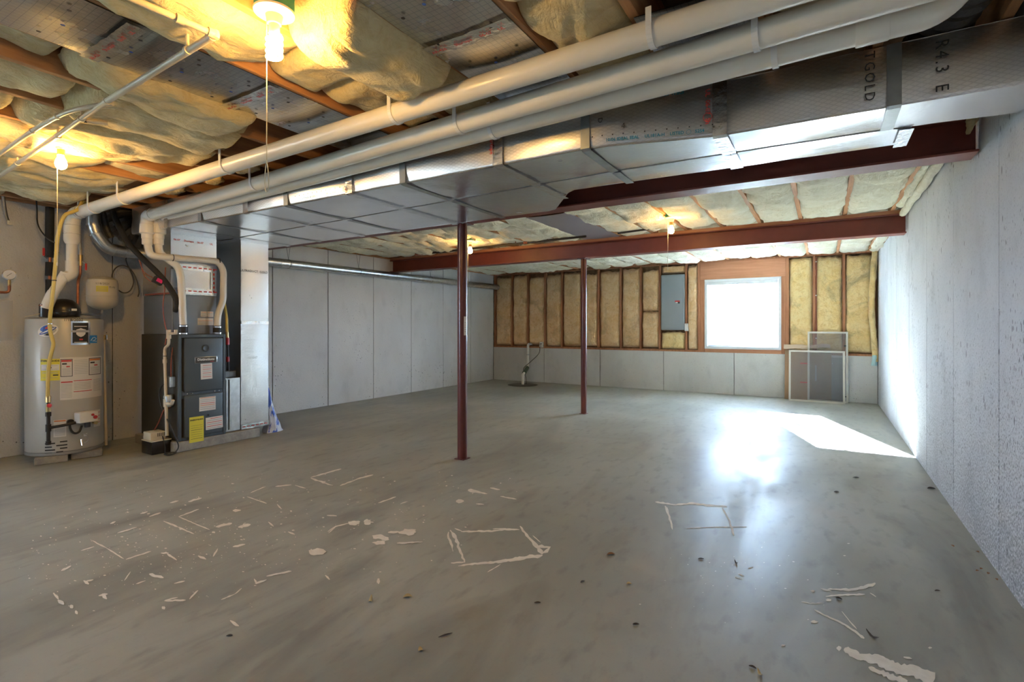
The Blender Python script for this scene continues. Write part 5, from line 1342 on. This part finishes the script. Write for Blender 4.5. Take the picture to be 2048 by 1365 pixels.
# ------------------------------------------------------------------ water tubes under the joists
wt = thing('water_pipe', (-3.5, 1.2, 2.34), 'long cream water pipe crossing under the joists at upper left', 'pipe')
zW = 2.292
q0, q1, q2, q3 = at(262, -4, Z=zW), at(430, 69, Z=zW), at(208, 206, Z=zW), at(-6, 356, Z=zW)
MB().tube([q0+(q0-q1)*.6, q1], .0115, 14).build('feed_pipe', M['cpvc'], wt)
MB().tube([q1, q2], .0135, 14).build('pipe_run', M['cpvc'], wt)
MB().tube([q2, q3+(q3-q2)*.2], .0125, 14).build('pipe_run', M['cpvc'], wt)
MB().lathe([(.0,-.016),(.014,-.014),(.017,0),(.014,.014),(.0,.016)], q1, 14).build('elbow', M['cpvc'], wt)
for a, b, f in ((q0, q1, .55), (q0, q1, .95), (q1, q2, .03), (q1, q2, .97)):
    p = a.lerp(b, f); d = (b-a).normalized(); MB().tube([p-d*.012, p+d*.012], .0165, 14).build('fitting', M['cpvc'], wt)
for px, py in ((375, 101), (163, 238), (116, 272), (35, 327)):
    p = at(px, py, Z=zW); d = (q3-q1).normalized(); MB().tube([p-d*.008, p+d*.008], .0165, 12).build('clip', M['cream'], wt)
    MB().cyl(p+Vector((0,0,.01)), (p.x, p.y, ZJ), .006, n=8).build('clip_stem', M['cream'], wt)
wt2 = thing('water_pipe', (-4.3, 1.1, 2.34), 'second cream water pipe curving beside the long one', 'pipe')
pts = [at(-6, 312, Z=zW), at(65, 262, Z=zW), at(115, 233, Z=zW), at(150, 220, Z=zW), at(190, 212, Z=zW+.01), at(225, 207, Z=zW+.02)]
MB().tube(smooth_path(pts, 6), .0115, 12).build('pipe_run', M['cpvc'], wt2)
for px, py in ((65, 262), (115, 233)):
    p = at(px, py, Z=zW); d = Vector((.9,-.1,0)).normalized(); MB().tube([p-d*.008, p+d*.008], .0155, 12).build('clip', M['cream'], wt2)
wt3 = thing('water_pipe', (-3.6, 1.8, 2.37), 'short cream branch pipe with black ties running away under a joist', 'pipe')
MB().tube([at(170, 241, Z=2.30), at(215, 247, Z=2.31)], .010, 12).build('pipe_run', M['cpvc'], wt3)
MB().tube([at(168, 240.5, Z=2.30), at(173, 241, Z=2.30)], .013, 12).build('black_tie', M['black'], wt3)
wt4 = thing('water_pipe', (-4.1, 2.0, 2.37), 'short cream pipe stub in an open joist bay above the vent pipe', 'pipe')
MB().tube([at(350, 268, Z=2.40), at(447, 297, Z=2.40)], .010, 12).build('pipe_run', M['cpvc'], wt4)
MB().tube([at(440, 295, Z=2.40), at(448, 297.4, Z=2.40)], .0135, 12).build('fitting', M['brass'], wt4)
# loose lumps of fibreglass above the pipes
for k, (px, py, r, lab) in enumerate(((492, 338, .10, 'loose fibreglass lump above the vent pipes below the open joists'), (345, 382, .10, 'loose fibreglass lump above the furnace pipe elbows'), (430, 365, .07, 'small loose fibreglass lump between two white vent pipes'))):
    c = at(px, py, Z=2.37)
    def fn(u, v):
        a = 2*math.pi*u; b = math.pi*(v-.5)
        d = Vector((math.cos(a)*math.cos(b), math.sin(a)*math.cos(b), math.sin(b)))
        rr = r*(1+.28*noise.noise(d*2.2+Vector((k*5,0,0)))+.12*noise.noise(d*6))
        return c + Vector((d.x*rr*1.4, d.y*rr*.8, .02+d.z*rr*.5))
    tag(MB().grid(fn, 20, 12).build('insulation_lump', M['batt'], ang=80), lab, 'insulation')

# ------------------------------------------------------------------ long galvanised pipe on the left wall, gas pipe on the far beam
lg = thing('round_duct', (-6.25, 6.8, 2.0), 'long galvanised round duct hung along the left concrete wall', 'duct')
a, b = Vector((-6.27, 3.0, 2.055)), Vector((-6.27, YB-.03, 2.085))
MB().tube([a, b], .058, 24).build('pipe_run', M['galv'], lg)
for y in (4.25, 5.75, 6.45, 7.3, 8.6): p = a.lerp(b, (y-a.y)/(b.y-a.y)); MB().tube([p-Vector((0,.012,0)), p+Vector((0,.012,0))], .0605, 24).build('seam_ring', M['galv'], lg)
for y in (4.38, 5.62, 7.35):
    p = a.lerp(b, (y-a.y)/(b.y-a.y))
    m = MB(); m.tube([p+Vector((.061*math.sin(t), 0, .061*math.cos(t))) for t in [2*math.pi*k/20 for k in range(20)]], .003, 6, closed=True)
    m.tube([p+Vector((0,-.0,.06)), (p.x-.02, y-.03, 2.36)], .003, 6); m.tube([p+Vector((0,.0,.06)), (p.x-.02, y+.05, 2.36)], .003, 6)
    m.build('wire_hanger', M['strap'], lg)
gp = thing('iron_gas_pipe', (-3.6, 6.1, 2.34), 'black iron gas pipe running above the far red beam', 'pipe')
a, b = at(846, 508, Z=2.345), at(1172, 473, Z=2.345)
MB().tube([a, b], .015, 12).build('pipe_run', M['iron'], gp)
MB().tube([a-(b-a).normalized()*.16, a], .02, 10).build('copper_tee', M['copper'], gp)
for f in (.25, .62, .80):
    p = a.lerp(b, f); MB().tube([p, (p.x, p.y, ZJ)], .006, 8).build('hanger', M['copper'], gp)
p = a.lerp(b, .68); MB().tube([p-(b-a).normalized()*.03, p+(b-a).normalized()*.03], .022, 10).build('coupling', M['copper'], gp)
gp2 = thing('iron_gas_pipe', (-1.9, 6.1, 2.35), 'short dark pipe left of the right-hand far bulb', 'pipe')
MB().tube([at(1236, 467, Z=2.35), at(1322, 455, Z=2.35)], .012, 12).build('pipe_run', M['iron'], gp2)
MB().tube([at(1302, 458, Z=2.35), at(1306, 457.5, Z=2.35)], .016, 12).build('clip', M['white'], gp2)

# ------------------------------------------------------------------ sump with its discharge, outlet, electric panel
sc_ = at(1043, 771, Z=0)
su = thing('sump_cover', (sc_.x, sc_.y, 0), 'round dark sump cover in the floor near the left back corner', 'sump')
MB().lathe([(.29,.001),(.29,.008),(.27,.012),(.02,.013)], (sc_.x, sc_.y+.05, 0), 36).build('lid', M['furnace_side'], su)
MB().lathe([(.30,.0005),(.31,.003),(.29,.004)], (sc_.x, sc_.y+.05, 0), 36).build('rim', M['iron'], su)
sd_ = thing('sump_discharge_pipe', (sc_.x, sc_.y, .013), 'white sump pipe with green check valve rising to the framed wall', 'pipe')
s0 = Vector((sc_.x-.0, sc_.y+.05, .013)); s1 = Vector((s0.x, s0.y, .17))
top = at(1056, 690, Y=YB-.07); mid = Vector((top.x, top.y, .33))
MB().tube([s0, s1], .028, 18).build('lower_pipe', M['white'], sd_)
MB().tube([s1, s1+Vector((0,0,.04))], .034, 18).build('coupling', M['white'], sd_)
c0 = s1+Vector((0,0,.03)); c1 = mid
MB().tube(fillet([c0, c0.lerp(c1, .15), c1, c1+Vector((0,0,.12))], .05, 5), .027, 16).build('offset_pipe', M['white'], sd_)
MB().tube([c0.lerp(c1, .25), c0.lerp(c1, .85)], .042, 16).build('check_valve', M['green_valve'], sd_)
MB().tube(fillet([c1+Vector((0,0,.05)), Vector((top.x, top.y, .815)), Vector((top.x+.02, YF+.05, .825))], .05, 6), .028, 18).build('riser_pipe', M['white'], sd_)
MB().tube([Vector((top.x, top.y, .58)), Vector((top.x, top.y, .60))], .031, 18).build('pipe_clamp', M['galv'], sd_)
oc = at(1083, 690, Y=YF-.03)
ol = thing('wall_outlet', (oc.x, YF-.02, oc.z-.06), 'white outlet with the sump plug on the framed wall', 'outlet')
MB().box(oc.x-.038, oc.x+.038, YF-.045, YF-.002, oc.z-.06, oc.z+.06).build('box', M['white'], ol, bevel=.003)
MB().box(oc.x-.016, oc.x+.008, YF-.047, YF-.044, oc.z+.005, oc.z+.032).build('socket', M['print_black'], ol, smooth=False)
MB().box(oc.x-.03, oc.x+.005, YF-.085, YF-.046, oc.z-.045, oc.z-.005).build('plug', M['white'], ol, bevel=.004)
sc2 = thing('power_cord', (oc.x-.1, YF-.1, .3), 'dark cord drooping from the outlet to the sump pipe', 'cord')
MB().tube(smooth_path([Vector((oc.x-.012, YF-.075, oc.z-.04)), Vector((oc.x-.03, YB-.06, oc.z-.16)), Vector((oc.x-.10, YB-.08, .55)), Vector((oc.x-.22, YB-.16, .42)), Vector((top.x+.02, YB-.30, .30)), Vector((s0.x+.06, s0.y+.02, .16)), Vector((s0.x+.06, s0.y+.03, .018))], 6), .006, 8).build('cord', M['black'], sc2)
ep_ = thing('electric_panel', (-2.38, YF-.02, 1.135), 'tall grey electric panel between the wall batts', 'electric panel')
MB().box(-2.60, -2.175, YF-.045, YF+.08, 1.135, 2.165).build('enclosure', M['panel_grey'], ep_, bevel=.004)
MB().box(-2.575, -2.20, YF-.053, YF-.0455, 1.16, 2.14).build('door', M['panel_grey'], ep_, bevel=.003)
MB().box(-2.345, -2.255, YF-.0545, YF-.0535, 1.655, 1.68).build('red_label', M['print_red'], ep_, smooth=False)
MB().box(-2.29, -2.255, YF-.056, YF-.0535, 1.625, 1.654).build('latch', M['print_black'], ep_, smooth=False)
MB().box(-2.33, -2.295, YF-.0545, YF-.0535, 1.635, 1.652).build('white_label', M['paper'], ep_, smooth=False)
pc_ = at(1373, 655, Y=YF-.02)
jb = thing('junction_box', (pc_.x, YF-.02, pc_.z-.07), 'small white wall box at the lower right of the electric panel', 'electric box')
MB().box(pc_.x-.032, pc_.x+.032, YF-.03, YF+.02, pc_.z-.07, pc_.z+.07).build('cover', M['white'], jb, bevel=.003)
for dz_ in (-.05, .05): MB().lathe([(.004,0),(.004,.002),(.001,.003)], (pc_.x, YF-.030, pc_.z+dz_), 8, (0,-1,0)).build('screw', M['silver'], jb)
rc = thing('red_cable', (-.10, YF+.0, 1.1), 'dark red cable stapled along a stud right of the window', 'cable')
MB().tube([(-.096, YF-.008, ZK+.04), (-.098, YF-.008, 1.5), (-.094, YF-.008, 2.33)], .008, 8).build('cable', M['redwire'], rc)
for z in (1.0, 1.7, 2.25): MB().box(-.108, -.085, YF-.018, YF-.001, z, z+.014).build('staple', M['white'], rc, smooth=False)

# ------------------------------------------------------------------ screens, cardboard and wrap leaning on the back wall
def screen(x0, x1, yb, yt, h, label, tabs):
    t = thing('window_screen', ((x0+x1)/2, yb, 0), label, 'window screen', 'screens leaning on the back wall')
    up = Vector((0, yt-yb, h)).normalized(); L_ = Vector((0, yt-yb, h)).length; fwd = Vector((0, -up.z, up.y)); w = .014
    def bar(xa, xb, la, lb, nm):
        c = Vector(((xa+xb)/2, yb, .002)) + up*((la+lb)/2); MB().obox(c, (1,0,0), up, fwd, (xb-xa)/2, (lb-la)/2, .006).build(nm, M['screen_frame'], t, bevel=.002)
    bar(x0, x1, 0, w*2, 'frame_bar'); bar(x0, x1, L_-w*2, L_, 'frame_bar'); bar(x0, x0+w*2, w*2, L_-w*2, 'frame_bar'); bar(x1-w*2, x1, w*2, L_-w*2, 'frame_bar')
    c = Vector(((x0+x1)/2, yb, .002)) + up*(L_/2); MB().grid(lambda u, v: c+Vector((1,0,0))*((x1-x0)/2-w*1.8)*(2*u-1)+up*(L_/2-w*1.8)*(2*v-1), 1, 1).build('mesh', M['mesh_screen'], t, smooth=False)
    for f in tabs:
        c = Vector((x1-w*2-.012, yb, .002)) + up*(L_*f); MB().obox(c, (1,0,0), up, fwd, .014, .010, .007).build('latch', M['print_black'], t)
screen(-.475, .290, 9.37, 9.44, .815, 'wide low window screen in front of the taller one', ())
screen(-.215, .335, 9.50, 9.60, 1.115, 'tall narrow window screen behind the wide one', (.09, .80))
cb = thing('cardboard_sheet', (-.2, 9.58, 0), 'brown flattened cardboard box behind the window screens', 'cardboard')
tl = math.atan2(.10, .85)
for x0, x1, y0 in ((-.545, .115, 9.555), (-.53, .10, 9.585)):
    up = Vector((0, math.sin(tl), math.cos(tl))); c = Vector(((x0+x1)/2, y0, .002))+up*.41
    MB().obox(c, (1,0,0), up, (0,-up.z,up.y), (x1-x0)/2, .41, .006).build('board', M['cardboard'], cb, bevel=.001)
for z in (.29, .60):
    c = Vector((-.27, 9.555, 0))+up*z+Vector((0,-.008,.0)); MB().obox(c, (1,0,0), up, (0,-up.z,up.y), .05, .009, .0008).build('red_print', M['print_red'], cb, smooth=False)
c = Vector((-.10, 9.555, 0))+up*.45+Vector((0,-.008,0)); MB().obox(c, (1,0,0), up, (0,-up.z,up.y), .012, .13, .0008).build('red_print', M['paper_grey'], cb, smooth=False)
kp = thing('packing_paper', (-.25, 9.60, .82), 'crumpled kraft paper folded over the top of the cardboard', 'paper')
def fn(u, v):
    x = -.56+.66*u; a = (v-.5)*2
    return Vector((x, 9.640+.045*a+.006*nz(u*7, v*4, 2), .905-.055*a*a+.03*nz(u*3, v*2, 6)+.012*nz(u*9, v*5, 1)-.04*(1-u)*(.5 if a < 0 else .2)))
m = MB().grid(fn, 26, 8); m.build('sheet', M['kraft'], kp, ang=25)
dg = thing('dark_board', (.2, 9.62, 0), 'dark grey board standing behind the right half of the screens', 'board')
up = Vector((0, .03, .80)).normalized(); MB().obox(Vector((.20, 9.645, .002))+up*.35, (1,0,0), up, (0,-up.z,up.y), .085, .35, .006).build('sheet', M['panel_grey'], dg, bevel=.002)

# ------------------------------------------------------------------ crumbs and leaves on the floor
random.seed(21)
def chip(px, py, w, h, rot, mt, label, nm='wood_chip'):
    c = at(px, py, Z=0); q = at(px+1, py, Z=0); k = (q-c).length
    d = (q-c).normalized(); n_ = Vector((-d.y, d.x, 0))
    ax_ = d*math.cos(rot)+n_*math.sin(rot); ay_ = Vector((-ax_.y, ax_.x, 0))
    m = MB(); W = max(w*k/2, .004); H = max(h*k/2*1.5, .002)
    n = 7; top = []
    def fn(u, v): return c + ax_*(W*(2*u-1)) + ay_*(H*(2*v-1)*(1-.75*abs(2*u-1)**2)) + Vector((0,0,.001+H*.5*math.sin(math.pi*u)*abs(2*v-1)**.8+.002))
    m.grid(fn, 6, 2); b_ = len(m.v); m.v += [p+Vector((0,0,-.0018)) for p in m.v[:b_]]; m.f += [tuple(i+b_ for i in f[::-1]) for f in m.f[:]]
    tag(m.build(nm, M[mt], ang=60), label, 'debris', 'scraps on the floor')
chip(1222, 1110, 16, 6, .1, 'debris_brown', 'curled reddish brown leaf right of the white painted square', 'dry_leaf')
chip(1258, 1169, 10, 5, 0, 'debris_tan', 'small tan curl on the floor right of centre', 'dry_leaf')
chip(815, 1195, 17, 8, .15, 'debris_tan', 'tan crumpled leaf below the painted blobs', 'dry_leaf')
chip(741, 1203, 7, 16, .1, 'debris_tan', 'thin tan leaf left of the crumpled leaf', 'dry_leaf')
chip(841, 1302, 9, 9, .4, 'debris_tan', 'tiny tan scrap near the bottom centre of the floor', 'dry_leaf')
chip(891, 1272, 30, 2.4, .5, 'debris_dark', 'dark twig lying near the bottom centre of the floor', 'twig')
chip(1745, 1275, 5, 20, .2, 'debris_dark', 'dark curled twig above the large white smear', 'twig')
chip(1520, 1350, 6, 14, 0, 'debris_tan', 'tan twig near the bottom edge right of centre', 'twig')
chip(1505, 1336, 14, 4, -.7, 'debris_dark', 'dark sliver beside the tan twig at the bottom edge', 'twig')
chip(1165, 1165, 11, 3, .7, 'debris_dark', 'dark sliver left of the small tan curl', 'twig')
chip(459, 1273, 12, 3, .15, 'debris_dark', 'dark sliver at the lower left of the floor', 'twig')
chip(1075, 1207, 13, 3, .1, 'debris_dark', 'flat dark chip below the white painted square')
chip(1272, 1250, 13, 3, 0, 'debris_dark', 'flat dark chip at lower centre right')
chip(1875, 1183, 11, 2.4, 0, 'debris_dark', 'small dark chip before the right wall')
chip(1678, 1199, 11, 4, -.5, 'debris_dark', 'dark chip beside the double white stroke')
chip(1673, 985, 12, 2.4, .2, 'debris_dark', 'dark sliver on the floor below the sun patch', 'twig')
chip(1712, 956, 13, 2, 0, 'debris_dark', 'thin sliver just below the sun patch', 'twig')
chip(1472, 1127, 3, 9, 0, 'debris_dark', 'tiny dark chip below the faint right square')
chip(1402, 1119, 12, 2.4, 0, 'debris_dark', 'small dark sliver left of the tiny chip below the right square', 'twig')
chip(1863, 978, 16, 5, 0, 'debris_dark', 'dark scrap at the foot of the right wall')
for k, (px, py) in enumerate(((1955, 1143), (1963, 1139), (1977, 1148), (2010, 1160), (1993, 1160), (1905, 1093), (1955, 1105))):
    chip(px, py, 6+k % 3, 3, .3*k, 'debris_brown', 'brown crumb in the dirt along the right wall')

# ------------------------------------------------------------------ tidy helper properties
for o in bpy.data.objects:
    if '_base' in o: del o['_base']
